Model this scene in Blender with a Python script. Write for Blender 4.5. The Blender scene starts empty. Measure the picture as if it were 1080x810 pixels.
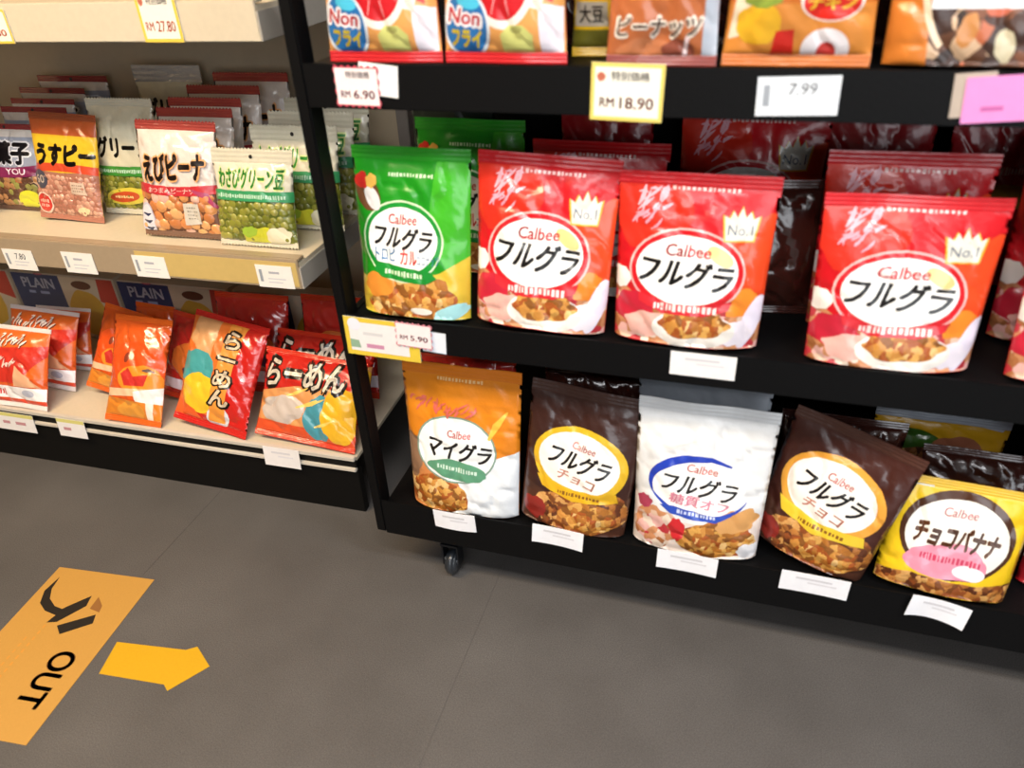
import bpy, bmesh, math, random
from mathutils import Vector, Matrix, noise

C = bpy.context.scene.collection
R = math.radians

# ------------------------------------------------------------------ materials
def lin(h):
    h = h.lstrip('#')
    v = [int(h[i:i + 2], 16) / 255 for i in (0, 2, 4)]
    return tuple(c / 12.92 if c <= .04045 else ((c + .055) / 1.055) ** 2.4 for c in v) + (1,)

MATS = {}
def mat(hexcol, rough=.35, metal=0.0, bump=0.0, scale=60, coat=0.0, name=None, spec=.5):
    key = (hexcol, rough, metal, bump, scale, coat, spec)
    if key in MATS:
        return MATS[key]
    m = bpy.data.materials.new(name or ('paint_' + hexcol.strip('#')))
    m.use_nodes = True
    nt = m.node_tree
    b = nt.nodes['Principled BSDF']
    b.inputs['Roughness'].default_value = rough
    b.inputs['Metallic'].default_value = metal
    b.inputs['Specular IOR Level'].default_value = spec
    b.inputs['Coat Weight'].default_value = coat
    b.inputs['Coat Roughness'].default_value = .12
    tc = nt.nodes.new('ShaderNodeTexCoord')
    n = nt.nodes.new('ShaderNodeTexNoise')
    n.inputs['Scale'].default_value = scale
    n.inputs['Detail'].default_value = 3
    nt.links.new(tc.outputs['Object'], n.inputs['Vector'])
    mix = nt.nodes.new('ShaderNodeMixRGB')
    c = lin(hexcol)
    mix.inputs[1].default_value = tuple(x * .93 for x in c[:3]) + (1,)
    mix.inputs[2].default_value = tuple(min(1, x * 1.05) for x in c[:3]) + (1,)
    nt.links.new(n.outputs['Fac'], mix.inputs['Fac'])
    nt.links.new(mix.outputs[0], b.inputs['Base Color'])
    if bump:
        bp = nt.nodes.new('ShaderNodeBump')
        bp.inputs['Strength'].default_value = bump
        bp.inputs['Distance'].default_value = .004
        nt.links.new(n.outputs['Fac'], bp.inputs['Height'])
        nt.links.new(bp.outputs[0], b.inputs['Normal'])
    MATS[key] = m
    return m

def foil(h, rough=.3):                      # printed film of a bag
    return mat(h, rough, 0, .5, 38, .35, 'film_' + h.strip('#'))

def gfoil(h, rough=None): return mat(h, .2, 0, .8, 30, .8, 'gloss_film_' + h.strip('#'))

def ink(h):                                 # print on a bag
    return mat(h, .3, 0, .5, 34, .45, 'print_' + h.strip('#'))

def mottled(name, cols, scale, rough=.4, bump=.3):      # printed picture of cereal / nuts: cells of several colours
    if name in MATS:
        return MATS[name]
    m = bpy.data.materials.new(name)
    m.use_nodes = True
    nt = m.node_tree
    b = nt.nodes['Principled BSDF']
    b.inputs['Roughness'].default_value = rough
    b.inputs['Coat Weight'].default_value = .3
    tc = nt.nodes.new('ShaderNodeTexCoord')
    nz = nt.nodes.new('ShaderNodeTexNoise')
    nz.inputs['Scale'].default_value = scale * .7
    mp = nt.nodes.new('ShaderNodeMixRGB')
    mp.blend_type = 'ADD'
    mp.inputs[0].default_value = .025
    nt.links.new(tc.outputs['Object'], nz.inputs['Vector'])
    nt.links.new(tc.outputs['Object'], mp.inputs[1])
    nt.links.new(nz.outputs['Color'], mp.inputs[2])
    v = nt.nodes.new('ShaderNodeTexVoronoi')
    v.inputs['Scale'].default_value = scale
    nt.links.new(mp.outputs[0], v.inputs['Vector'])
    sep = nt.nodes.new('ShaderNodeSeparateColor')
    nt.links.new(v.outputs['Color'], sep.inputs[0])
    r = nt.nodes.new('ShaderNodeValToRGB')
    r.color_ramp.interpolation = 'CONSTANT'
    els = r.color_ramp.elements
    while len(els) < len(cols):
        els.new(.5)
    for i, c in enumerate(cols):
        els[i].position = i / len(cols)
        els[i].color = lin(c)
    nt.links.new(sep.outputs[0], r.inputs[0])
    nt.links.new(r.outputs[0], b.inputs['Base Color'])
    bp = nt.nodes.new('ShaderNodeBump')
    bp.invert = True
    bp.inputs['Strength'].default_value = bump
    bp.inputs['Distance'].default_value = .006
    nt.links.new(v.outputs['Distance'], bp.inputs['Height'])
    nt.links.new(bp.outputs[0], b.inputs['Normal'])
    MATS[name] = m
    return m

GRAN = lambda: mottled('granola_picture', ['#8a5522', '#c98a3e', '#b06f2c', '#e2b877', '#d6a050', '#a3531f'], 75)
GRAN_D = lambda: mottled('dark_granola_picture', ['#7a4520', '#a8692f', '#5b2f18', '#cf9a58', '#b9793a', '#8c4a22'], 75)
GRAN_R = lambda: mottled('fruit_picture', ['#d8b7a0', '#b8323a', '#e6d2c0', '#c98a5e', '#e3b0a8', '#a86a3e'], 55)
NUTS = lambda: mottled('mixed_nut_picture', ['#3a2319', '#5b3a28', '#b8643f', '#2a1a14', '#c8a888', '#7a4a30', '#4a2e22'], 42)

# ------------------------------------------------------------------ text
_txt = {}
def text_polys(s, shear, vertical=False):
    key = (s, shear, vertical)
    if key in _txt:
        return _txt[key]
    verts, faces = [], []
    chunks = list(s) if vertical else [s]
    for k, ch in enumerate(chunks):
        c = bpy.data.curves.new('t', 'FONT')
        c.body = ch
        c.resolution_u = 5 if s == 'OUT' else 2
        c.shear = shear
        o = bpy.data.objects.new('t', c)
        C.objects.link(o)
        dg = bpy.context.evaluated_depsgraph_get()
        dg.update()
        me = bpy.data.meshes.new_from_object(o.evaluated_get(dg))
        n0 = len(verts)
        verts += [(v.co.x, v.co.y - k * .95) for v in me.vertices]
        faces += [[n0 + i for i in p.vertices] for p in me.polygons]
        bpy.data.objects.remove(o)
        bpy.data.curves.remove(c)
        bpy.data.meshes.remove(me)
    xs = [v[0] for v in verts]; ys = [v[1] for v in verts]
    _txt[key] = (verts, faces, min(xs), max(xs), min(ys), max(ys))
    return _txt[key]

# ------------------------------------------------------------------ flat artwork, later laid onto a surface
class Art:
    def __init__(s, k=1.0):
        s.bm = bmesh.new(); s.mats = []; s.k = k; s.layer = 0; s.boxes = []
    def mi(s, m):
        if m not in s.mats: s.mats.append(m)
        return s.mats.index(m)
    def put(s, n0):
        # give the pieces drawn since n0 the lowest layer that clears everything drawn under them
        s.bm.verts.ensure_lookup_table()
        vs = s.bm.verts[n0:]
        if not vs: return
        x0 = min(v.co.x for v in vs); x1 = max(v.co.x for v in vs); y0 = min(v.co.y for v in vs); y1 = max(v.co.y for v in vs)
        L = 0
        for b in s.boxes:
            if b[0] < x1 and b[1] > x0 and b[2] < y1 and b[3] > y0: L = max(L, b[4])
        L = math.ceil(L) + 1
        s.boxes.append((x0, x1, y0, y1, L + max(0, max(v.co.z for v in vs) * .8)))
        for v in vs: v.co.z += L
    def poly(s, pts, m, z=None):
        n0 = len(s.bm.verts); z = 0
        f = s.bm.faces.new([s.bm.verts.new((x * s.k, y * s.k, z)) for x, y in pts])
        f.material_index = s.mi(m)
        f.normal_update()
        if f.normal.z < 0: f.normal_flip()
        s.put(n0)
    def rect(s, x0, y0, x1, y1, m):
        s.poly([(x0, y0), (x1, y0), (x1, y1), (x0, y1)], m)
    def ell(s, cx, cy, rx, ry, m, rot=0, n=36, a0=0, a1=2 * math.pi, wob=0, seed=0):
        ca, sa = math.cos(R(rot)), math.sin(R(rot))
        pts = []
        full = abs(a1 - a0 - 2 * math.pi) < 1e-6
        for i in range(n if full else n + 1):
            a = a0 + (a1 - a0) * i / n
            q = 1 + wob * noise.noise(Vector((math.cos(a) * 2.2, math.sin(a) * 2.2, seed * 7.1)))
            x, y = rx * q * math.cos(a), ry * q * math.sin(a)
            pts.append((cx + x * ca - y * sa, cy + x * sa + y * ca))
        s.poly(pts, m)
    def ring(s, cx, cy, rx, ry, w, m, a0=0, a1=360, n=40, rot=0, taper=0):
        n0 = len(s.bm.verts)
        ca, sa = math.cos(R(rot)), math.sin(R(rot))
        prev = None
        for i in range(n + 1):
            t = i / n
            a = R(a0 + (a1 - a0) * t)
            ww = w * (1 - taper + taper * math.sin(math.pi * t)) + 1e-4
            pr = []
            for q in (1, 0):
                x, y = (rx - ww * q) * math.cos(a), (ry - ww * q) * math.sin(a)
                pr.append(s.bm.verts.new(((cx + x * ca - y * sa) * s.k, (cy + x * sa + y * ca) * s.k, 0)))
            if prev:
                f = s.bm.faces.new([prev[0], prev[1], pr[1], pr[0]])
                f.material_index = s.mi(m)
                f.normal_update()
                if f.normal.z < 0: f.normal_flip()
            prev = pr
        s.put(n0)
    def stroke(s, pts, w, m, taper=True):   # brush stroke along points
        n0 = len(s.bm.verts)
        n = len(pts); prev = None
        for i, (x, y) in enumerate(pts):
            a = pts[max(0, i - 1)]; b = pts[min(n - 1, i + 1)]
            d = Vector((b[0] - a[0], b[1] - a[1])).normalized()
            ww = w * (math.sin(math.pi * (.12 + .8 * i / max(1, n - 1))) if taper else 1) / 2
            pr = [s.bm.verts.new(((x - d.y * ww) * s.k, (y + d.x * ww) * s.k, 0)),
                  s.bm.verts.new(((x + d.y * ww) * s.k, (y - d.x * ww) * s.k, 0))]
            if prev:
                f = s.bm.faces.new([prev[0], prev[1], pr[1], pr[0]])
                f.material_index = s.mi(m)
                f.normal_update()
                if f.normal.z < 0: f.normal_flip()
            prev = pr
        s.put(n0)
    def text(s, t, cx, cy, w, h, m, bold=.02, shear=0, rot=0, vertical=False, arc=0):
        n0 = len(s.bm.verts)
        vs, fs, x0, x1, y0, y1 = text_polys(t, shear, vertical)
        ca, sa = math.cos(R(rot)), math.sin(R(rot))
        k = s.mi(m)
        # heavier strokes: the same letters printed again a hair to each side
        q = [(0, 0)]
        if bold > .015: q = [(.8, .5), (-.8, .5), (.8, -.5), (-.8, -.5)]
        if bold > .05: q += [(1, 0), (-1, 0), (0, .9), (0, -.9)]
        for ox, oy in q:
            bv = []
            for x, y in vs:
                u = (x + ox * bold - (x0 + x1) / 2) / (x1 - x0) * w
                v = (y + oy * bold - (y0 + y1) / 2) / (y1 - y0) * h + arc * (1 - (2 * u / w) ** 2)
                bv.append(s.bm.verts.new(((cx + u * ca - v * sa) * s.k, (cy + u * sa + v * ca) * s.k, 0)))
            for f in fs:
                try:
                    nf = s.bm.faces.new([bv[i] for i in f]); nf.material_index = k
                except ValueError:
                    pass
        s.put(n0)
    def domes(s, x0, y0, x1, y1, r, h, ms, seed=1, jit=.35, inside=None):
        # bulging beans seen through a clear window
        rnd = random.Random(seed)
        n0 = len(s.bm.verts)
        row = 0; y = y0
        while y < y1:
            x = x0 + (r if row % 2 else 0)
            while x < x1:
                cx = x + rnd.uniform(-jit, jit) * r; cy = y + rnd.uniform(-jit, jit) * r
                if inside is None or inside(cx, cy):
                    rr = r * rnd.uniform(.92, 1.25); hh = h * rnd.uniform(.7, 1.1) / .00012
                    k = s.mi(rnd.choice(ms))
                    top = s.bm.verts.new((cx * s.k, cy * s.k, hh))
                    rings = []
                    n = 9
                    for q, z in ((.45, .88), (.8, .55), (1.05, 0)):
                        rings.append([s.bm.verts.new(((cx + rr * q * math.cos(2 * math.pi * i / n)) * s.k,
                                      (cy + rr * q * .92 * math.sin(2 * math.pi * i / n)) * s.k, hh * z)) for i in range(n)])
                    for i in range(n):
                        j = (i + 1) % n
                        s.bm.faces.new([top, rings[0][i], rings[0][j]]).material_index = k
                        for a, b in ((0, 1), (1, 2)):
                            s.bm.faces.new([rings[a][i], rings[b][i], rings[b][j], rings[a][j]]).material_index = k
                x += r * 2
            y += r * 1.7; row += 1
        s.put(n0)
    def cut(s, xs, ys, clip, diag=()):
        big = [f for f in s.bm.faces if len(f.verts) > 4]
        if big: bmesh.ops.triangulate(s.bm, faces=big)
        def geom(): return s.bm.verts[:] + s.bm.edges[:] + s.bm.faces[:]
        X0, Y0, X1, Y1 = clip
        for co, no in (((X0, 0, 0), (-1, 0, 0)), ((X1, 0, 0), (1, 0, 0)), ((0, Y0, 0), (0, -1, 0)), ((0, Y1, 0), (0, 1, 0))):
            bmesh.ops.bisect_plane(s.bm, geom=geom(), plane_co=co, plane_no=no, clear_outer=True, dist=1e-7)
        for x in xs: bmesh.ops.bisect_plane(s.bm, geom=geom(), plane_co=(x, 0, 0), plane_no=(1, 0, 0), dist=1e-7)
        for y in ys: bmesh.ops.bisect_plane(s.bm, geom=geom(), plane_co=(0, y, 0), plane_no=(0, 1, 0), dist=1e-7)
        for co, no in diag: bmesh.ops.bisect_plane(s.bm, geom=geom(), plane_co=co, plane_no=Vector(no).normalized(), dist=1e-7)

def lay(art, fn, dz=.00016, base=.0004):
    for v in art.bm.verts:
        x, y, z = v.co
        e = 2e-4
        p = fn(x, y)
        n = (fn(x + e, y) - fn(x - e, y)).cross(fn(x, y + e) - fn(x, y - e))
        n = n.normalized() if n.length > 1e-12 else Vector((0, -1, 0))
        if n.y > 0: n = -n
        v.co = p + n * (base + z * dz)

def to_mesh(name, bm, mats, smooth=True):
    me = bpy.data.meshes.new(name)
    bm.normal_update()
    bm.to_mesh(me); bm.free()
    for m in mats: me.materials.append(m)
    if smooth:
        me.polygons.foreach_set('use_smooth', [True] * len(me.polygons))
    return me

def obj(name, me, parent=None):
    o = bpy.data.objects.new(name, me)
    C.objects.link(o)
    if parent: o.parent = parent
    return o

def tag(o, label=None, cat=None, group=None, kind=None):
    if label: o['label'] = label
    if cat: o['category'] = cat
    if group: o['group'] = group
    if kind: o['kind'] = kind
    return o

def empty(name, loc=(0, 0, 0), rz=0):
    o = bpy.data.objects.new(name, None)
    C.objects.link(o)
    o.empty_display_size = .05
    o.location = loc; o.rotation_euler = (0, 0, rz)
    return o

# ------------------------------------------------------------------ bags
def make_bag(W, H, t, base, seal, art_fn, seed=1, pillow=False, wrinkle=.004, seal_h=.07, hole=False, zig=False, gusset=None, tapered=.0, ky=1.0):
    """Three meshes: body (printed film), top seal, bottom seal/gusset.  Origin: bottom centre, front faces -Y."""
    sT = 1 - seal_h
    s0 = .055 if pillow else 0.0
    k = W / 2
    def hw(s):
        b = math.sin(math.pi * min(1, s / sT)) if pillow else max(0, 1 - s / sT) ** .7
        return W / 2 * (1 - .05 * b - tapered * s)
    def T(s):
        q = (s - s0) / (sT - s0)
        q = max(0, min(1, q))
        if pillow: return t / 2 * max(0, math.sin(math.pi * q)) ** .55
        return t / 2 * max(0, 1 - q ** 1.9) ** .85 * (.86 + .14 * min(1, q / .12))
    def bend(x, y):
        return .007 * noise.noise(Vector((x * 9, y * 7, seed * 3.3)))
    def fr(x, y, side=-1):
        s = y / H
        u = max(-1, min(1, x / (W / 2)))
        pr = max(0, 1 - abs(u) ** 2.5) ** .62
        th = T(s) * pr
        env = min(1, th / (t * .18) + .12) * (1 if abs(u) < .999 else 0)
        w = 0
        if 0 < s:
            w = wrinkle * (.9 * noise.noise(Vector((x * 17, y * 13, seed * 5.7 + side)))
                           + .55 * noise.noise(Vector((x * 41 + y * 22, y * 30, seed * 1.9 + side)))
                           - .9 * max(0, .22 - abs(noise.noise(Vector((x * 13 + y * 9, y * 11 - x * 7, seed * 2.3 + side))))) / .22)
        return Vector((u * hw(s), side * max(0.0006 * (1 - abs(u)), th + w * env) + bend(x, y), y))
    nx, ny = 28, 34
    us = [2 * i / nx - 1 for i in range(nx + 1)]
    xs = [u * W / 2 for u in us]
    ys = [H * (s0 + (sT - s0) * (j / ny)) for j in range(ny + 1)]
    bm = bmesh.new()
    lay_n = bm.verts.layers.float_vector.new('nrm')
    def vert(x, y, side):
        v = bm.verts.new(fr(x, y, side))
        v[lay_n] = normal(x, y, side)
        return v
    e = 6e-4
    def normal(x, y, side=-1):
        n = (fr(x + e, y, side) - fr(x - e, y, side)).cross(fr(x, y + e, side) - fr(x, y - e, side)) * -side
        return n.normalized() if n.length > 1e-12 else Vector((0, side, 0))
    gridf = [[vert(x, y, -1) for x in xs] for y in ys]
    gridb = [[vert(x, y, 1) for x in xs] for y in ys]
    dx, dy = xs[1] - xs[0], ys[1] - ys[0]
    pts = [[fr(x, y) for x in xs] for y in ys]
    def tri(x, y):                           # the same flat triangles the front is made of
        gx, gy = (x - xs[0]) / dx, (y - ys[0]) / dy
        i, j = max(0, min(nx - 1, int(gx))), max(0, min(ny - 1, int(gy)))
        a, b = gx - i, gy - j
        p00, p10, p01, p11 = pts[j][i], pts[j][i + 1], pts[j + 1][i], pts[j + 1][i + 1]
        if a + b <= 1: return p00 + (p10 - p00) * a + (p01 - p00) * b
        return p11 + (p01 - p11) * (1 - a) + (p10 - p11) * (1 - b)
    for j in range(ny):
        for i in range(nx):
            bm.faces.new([gridf[j][i], gridf[j][i + 1], gridf[j + 1][i]])
            bm.faces.new([gridf[j][i + 1], gridf[j + 1][i + 1], gridf[j + 1][i]])
            bm.faces.new([gridb[j][i + 1], gridb[j][i], gridb[j + 1][i], gridb[j + 1][i + 1]])
    bmesh.ops.remove_doubles(bm, verts=bm.verts[:], dist=1e-5)
    mats = [base]
    if art_fn:
        a = Art(k)
        art_fn(a, 2 * H / W / ky)
        for v in a.bm.verts: v.co.y *= ky
        diag = [((xs[0] + c * dx, ys[0], 0), (1 / dx, 1 / dy, 0)) for c in range(1, nx + ny)]
        a.cut(xs[1:-1], ys[1:-1], (-W / 2 * .992, ys[0] + .0005, W / 2 * .992, ys[-1] - .0003), diag)
        la = a.bm.verts.layers.float_vector.new('nrm')
        for v in a.bm.verts:
            x, y, z = v.co
            n = normal(x, y)
            if z < 60 and abs(z - round(z)) < 1e-4: v[la] = n
            v.co = tri(x, y) + n * (.00012 + z * .00012)
        tmp = bpy.data.meshes.new('tmp')
        a.bm.to_mesh(tmp); a.bm.free()
        old = set(bm.faces)
        bm.from_mesh(tmp)
        bpy.data.meshes.remove(tmp)
        bm.faces.ensure_lookup_table()
        for f in [q for q in bm.faces if q not in old]: f.material_index += 1
        mats += a.mats
    body = to_mesh('bag_body', bm, mats)
    at = body.attributes.get('nrm')
    vn = [tuple(v.normal) for v in body.vertices]
    ns = [tuple(d.vector) if d.vector.length > .5 else vn[i] for i, d in enumerate(at.data)]
    body.attributes.remove(at)
    body.normals_split_custom_set_from_vertices(ns)
    # seals: a flat crimped double film, ribbed along its length
    def strip(sa, sb, name, m, zigtop):
        b2 = bmesh.new()
        n = 48; rows = 6
        F, B = [], []
        for j in range(rows + 1):
            s = sa + (sb - sa) * j / rows
            rf, rb = [], []
            for i in range(n + 1):
                u = 2 * i / n - 1
                x = u * W / 2
                y = s * H
                if zigtop and j == rows: y += .0022 * (1 if i % 2 else -1)
                if zigtop == -1 and j == 0: y += .0022 * (1 if i % 2 else -1)
                rib = .0004 * math.cos(j * math.pi)
                c = Vector((u * hw(min(s, sT) if s > .5 else max(s, s0)), bend(x, s * H) + rib, y))
                e = .0011
                rf.append(b2.verts.new(c + Vector((0, -e, 0)))); rb.append(b2.verts.new(c + Vector((0, e, 0))))
            F.append(rf); B.append(rb)
        for j in range(rows):
            for i in range(n):
                b2.faces.new([F[j][i], F[j][i + 1], F[j + 1][i + 1], F[j + 1][i]])
                b2.faces.new([B[j][i + 1], B[j][i], B[j + 1][i], B[j + 1][i + 1]])
            b2.faces.new([F[j][0], F[j + 1][0], B[j + 1][0], B[j][0]])
            b2.faces.new([F[j + 1][n], F[j][n], B[j][n], B[j + 1][n]])
        for i in range(n):
            b2.faces.new([F[rows][i], F[rows][i + 1], B[rows][i + 1], B[rows][i]])
            b2.faces.new([F[0][i + 1], F[0][i], B[0][i], B[0][i + 1]])
        ms = [m]
        if hole and sa > .5:
            ms.append(mat('#1a1512', .6))
            yc = (sa + (sb - sa) * .45) * H
            vs = []
            for i in range(14):
                aa = 2 * math.pi * i / 14
                x = .0045 * math.cos(aa); y = yc + .0045 * math.sin(aa)
                vs.append(b2.verts.new((x, bend(x, y) - .0022, y)))
            b2.faces.new(vs).material_index = 1
        return to_mesh(name, b2, ms, False)
    top = strip(sT - .004, 1, 'top_seal', seal, 1 if zig else 0)
    if pillow:
        bot = strip(0, s0 + .004, 'bottom_seal', seal if gusset is None else gusset, -1 if zig else 0)
    else:
        b3 = bmesh.new()
        a0 = [b3.verts.new(fr(x, 0)) for x in xs]; a1 = [b3.verts.new(fr(x, 0, 1)) for x in xs]
        mid = [b3.verts.new(Vector((f.co.x, (f.co.y + g.co.y) / 2, .006 * (1 - (2 * i / nx - 1) ** 2)))) for i, (f, g) in enumerate(zip(a0, a1))]
        for i in range(nx):
            b3.faces.new([a0[i + 1], a0[i], mid[i], mid[i + 1]])
            b3.faces.new([mid[i + 1], mid[i], a1[i], a1[i + 1]])
        bot = to_mesh('bottom_gusset', b3, [gusset or base])
    return dict(body=body, top=top, bot=bot, W=W, H=H, t=t, pillow=pillow)

def bag(kind, name, x, yf, z, label, cat='snack bag', group=None, yaw=0, lean=5, roll=0, scale=1.0):
    """Stand one bag with its front foot at world (x, yf) on a surface of height z."""
    root = empty(name)
    tag(root, label, cat, group)
    obj('bag_body', kind['body'], root)
    obj('top_seal', kind['top'], root)
    obj('bottom_seal' if kind['pillow'] else 'bottom_gusset', kind['bot'], root)
    rot = Matrix.Rotation(R(yaw), 4, 'Z') @ Matrix.Rotation(R(-lean), 4, 'X') @ Matrix.Rotation(R(roll), 4, 'Y')
    m3 = rot.to_3x3() * scale
    lo = min((m3 @ v.co).z for me in (kind['body'], kind['bot']) for v in me.vertices)
    foot = min((m3 @ v.co).y for v in kind['body'].vertices if v.co.z < kind['H'] * .25)
    root.rotation_euler = rot.to_euler()
    root.scale = (scale,) * 3
    root.location = (x, yf - foot, z - lo + .0015)
    return root

# ---- bag artwork -------------------------------------------------------------
W_, K_ = '#ffffff', '#15110f'
def scribble(a, cx, cy, w, h, m, seed, n=4):        # illegible slanting brush script, letters run together
    rnd = random.Random(seed)
    for i in range(n * 4):
        x = cx + ((i + .5) / (n * 4) - .5) * w + rnd.uniform(-.04, .04) * w
        y = cy + rnd.uniform(-.3, .3) * h
        L = rnd.uniform(.16, .42) * h; t = R(rnd.uniform(35, 75)); c = rnd.uniform(-.12, .12) * h
        dx, dy = math.cos(t) * L, math.sin(t) * L
        a.stroke([(x - dx, y - dy), (x - dx * .4 + c, y - dy * .3), (x + dx * .4 + c * .6, y + dy * .4), (x + dx, y + dy)], h * rnd.uniform(.09, .16), m)
        if i % 3 == 0:
            a.stroke([(x - .1 * h, y + .12 * h), (x + .05 * h, y + .16 * h), (x + .2 * h, y + .1 * h)], h * .1, m)

def dashes(a, cx, cy, w, h, m, seed, rot=0):        # a line of print too small to read
    rnd = random.Random(seed)
    x = -w / 2
    while x < w / 2 - .02:
        d = rnd.uniform(.02, .05)
        dx, dy = x * math.cos(R(rot)), x * math.sin(R(rot))
        hh = h * rnd.uniform(.6, 1)
        a.rect(cx + dx, cy + dy - hh / 2, cx + dx + d, cy + dy + hh / 2, m)
        x += d + rnd.uniform(.015, .03)

def crown(a, cx, cy, w, h, m, txt):
    p = [(-.4, -.5), (.4, -.5), (.5, .22), (.34, .12), (.24, .34), (.12, .16), (0, .46), (-.12, .16), (-.24, .34), (-.34, .12), (-.5, .22)]
    a.poly([(cx + x * w * 1.12, cy + y * h * 1.1) for x, y in p], ink('#f0b030'))
    a.poly([(cx + x * w, cy + y * h) for x, y in p], m)
    a.text('No.1', cx, cy - h * .2, w * .72, h * .3, txt, .01)

def art_red(a, hh):
    a.ell(-.55, 2.0, .5, .75, ink('#d8301f'), 15, wob=.2, seed=2)
    a.ell(.75, 1.15, .45, .8, ink('#ee4a20'), -12, wob=.2, seed=4)
    a.poly([(-1, 0), (1, 0), (1, .62), (.8, .78), (.3, .5), (-.3, .48), (-.75, .75), (-1, .95)], GRAN_R())
    a.ell(-.72, .52, .3, .24, ink('#c02438'), 20, wob=.25, seed=3)
    a.ell(-.5, .3, .34, .2, ink('#e9b3a6'), 0, wob=.3, seed=8)
    a.ell(-.93, .95, .16, .16, ink('#f2eee6'), 0, wob=.2, seed=8)
    a.ell(.72, .72, .24, .2, ink('#ee8a2c'), 20, wob=.25, seed=7)
    a.ell(.86, .42, .12, .42, ink('#eae2f0'), -14)
    a.ell(.68, .25, .22, .2, ink('#efe6ee'), 20, wob=.3, seed=9)
    a.ell(.12, .28, .56, .3, ink('#f3ede4'))
    a.ell(.12, .36, .46, .22, GRAN(), 0, wob=.2, seed=5)
    a.ell(-.04, 1.12, .76, .62, ink('#f2b9b4'))
    a.ell(-.04, 1.12, .73, .59, ink('#d11a24'))
    a.ell(-.04, 1.14, .665, .5, ink('#fffdf6'))
    a.ell(.38, 1.38, .2, .1, ink('#f3d58c'), -38)
    a.text('Calbee', -.03, 1.43, .58, .17, ink('#d0202a'), .022, .12)
    a.text('フルグラ', -.04, 1.1, 1.2, .4, ink(K_), .045, .25, -4)
    a.poly([(-.66, .78), (-.3, .66), (.3, .66), (.6, .76), (.56, .62), (.25, .5), (-.3, .5), (-.64, .64)], ink('#d22a34'))
    dashes(a, 0, .6, .86, .13, ink('#fbe3df'), 4)
    crown(a, .58, 1.84, .42, .46, ink('#dedacc'), ink('#5a6478'))
    scribble(a, -.52, 2.08, .4, .4, ink('#eeb0bc'), 5, 2)
    scribble(a, -.6, 1.84, .3, .3, ink('#eaa0b0'), 11, 2)
    dashes(a, .12, 2.26, .86, .06, ink('#f2c9c4'), 6)
    a.stroke([(-.98, 2.33), (0, 2.35), (.98, 2.33)], .02, ink('#a3121c'), False)

def art_green(a, hh):
    a.ell(.8, 1.5, .4, 1.0, ink('#3fae25'), 10, wob=.2, seed=3)
    a.poly([(-1, 0), (1, 0), (1, 1.0), (.55, .75), (-.2, .55), (-1, .6)], ink('#d9b93c'))
    a.ell(.0, .3, .8, .36, GRAN(), 6, wob=.25, seed=2)
    a.ell(-.55, .5, .3, .2, ink('#d98a34'), 6, wob=.25, seed=5)
    a.ell(.2, .12, .2, .06, ink('#f4efe2'), 0)
    a.ell(.72, .12, .3, .12, ink('#a9dfe2'), 20, wob=.2, seed=9)
    a.ell(-.12, 1.18, .72, .62, ink('#cfe6c0'))
    a.ell(-.12, 1.18, .69, .59, ink('#189030'))
    a.ell(-.12, 1.2, .62, .5, ink('#fffdf6'))
    a.text('Calbee', -.1, 1.52, .5, .15, ink('#d0202a'), .022, .12)
    a.text('フルグラ', -.1, 1.24, 1.02, .34, ink(K_), .045, .25, -4)
    a.text('トロピ', -.42, .98, .38, .2, ink('#3d7fb8'), .03)
    a.text('カル', .02, .96, .3, .22, ink('#d83a30'), .04)
    a.text('ココナッツ', .36, .93, .36, .15, ink('#5a8fc0'), .02)
    a.poly([(-.6, .86), (.4, .76), (.5, .66), (.3, .56), (-.5, .62), (-.64, .72)], ink('#1b8c32'))
    dashes(a, -.08, .7, .7, .1, ink('#d6ecc8'), 9, -3)
    a.ell(-.72, 1.86, .2, .28, ink('#6d4428'), 35, wob=.15, seed=1)
    a.ell(-.64, 1.8, .12, .2, ink('#efe9e4'), 35)
    a.ell(-.84, 2.05, .14, .12, ink('#c62b24'), 0, wob=.3, seed=4)
    a.ell(-.66, 2.05, .1, .1, ink('#e0b050'), 0, wob=.3, seed=6)
    dashes(a, .05, 2.16, .8, .06, ink('#cfe8c4'), 3)

def art_orange(a, hh):
    a.poly([(-1, 0), (1, 0), (1, 1.25), (.55, 1.1), (-.4, 1.05), (-1, 1.3)], ink('#e9eef2'))
    a.ell(-.6, .4, .62, .55, ink('#c98048'), 10, wob=.2, seed=3)
    a.ell(-.45, .32, .6, .34, GRAN(), -8, wob=.25, seed=6)
    a.ell(-.92, .95, .22, .4, ink('#8c6a50'), 0, wob=.2, seed=2)
    a.ell(-.08, 1.2, .72, .6, ink('#7f9c8c'))
    a.ell(-.08, 1.2, .69, .57, ink('#f3f6f4'))
    a.ell(-.05, .84, .52, .18, ink('#5d9a78'), -6, wob=.15, seed=3)
    dashes(a, -.05, .86, .7, .09, ink('#cfe4d6'), 12, -5)
    a.text('Calbee', 0, 1.5, .4, .13, ink('#d85a5a'), .02, .12)
    a.text('マイグラ', 0, 1.2, 1.1, .36, ink(K_), .04, .25, -5)
    scribble(a, -.3, 1.92, 1.1, .3, ink('#d8685a'), 8, 5)
    dashes(a, 0, 2.38, .8, .06, ink('#f6c788'), 3)
    a.stroke([(.5, 1.45), (.62, 1.7), (.8, 1.95)], .12, ink('#f3c24a'))

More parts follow.
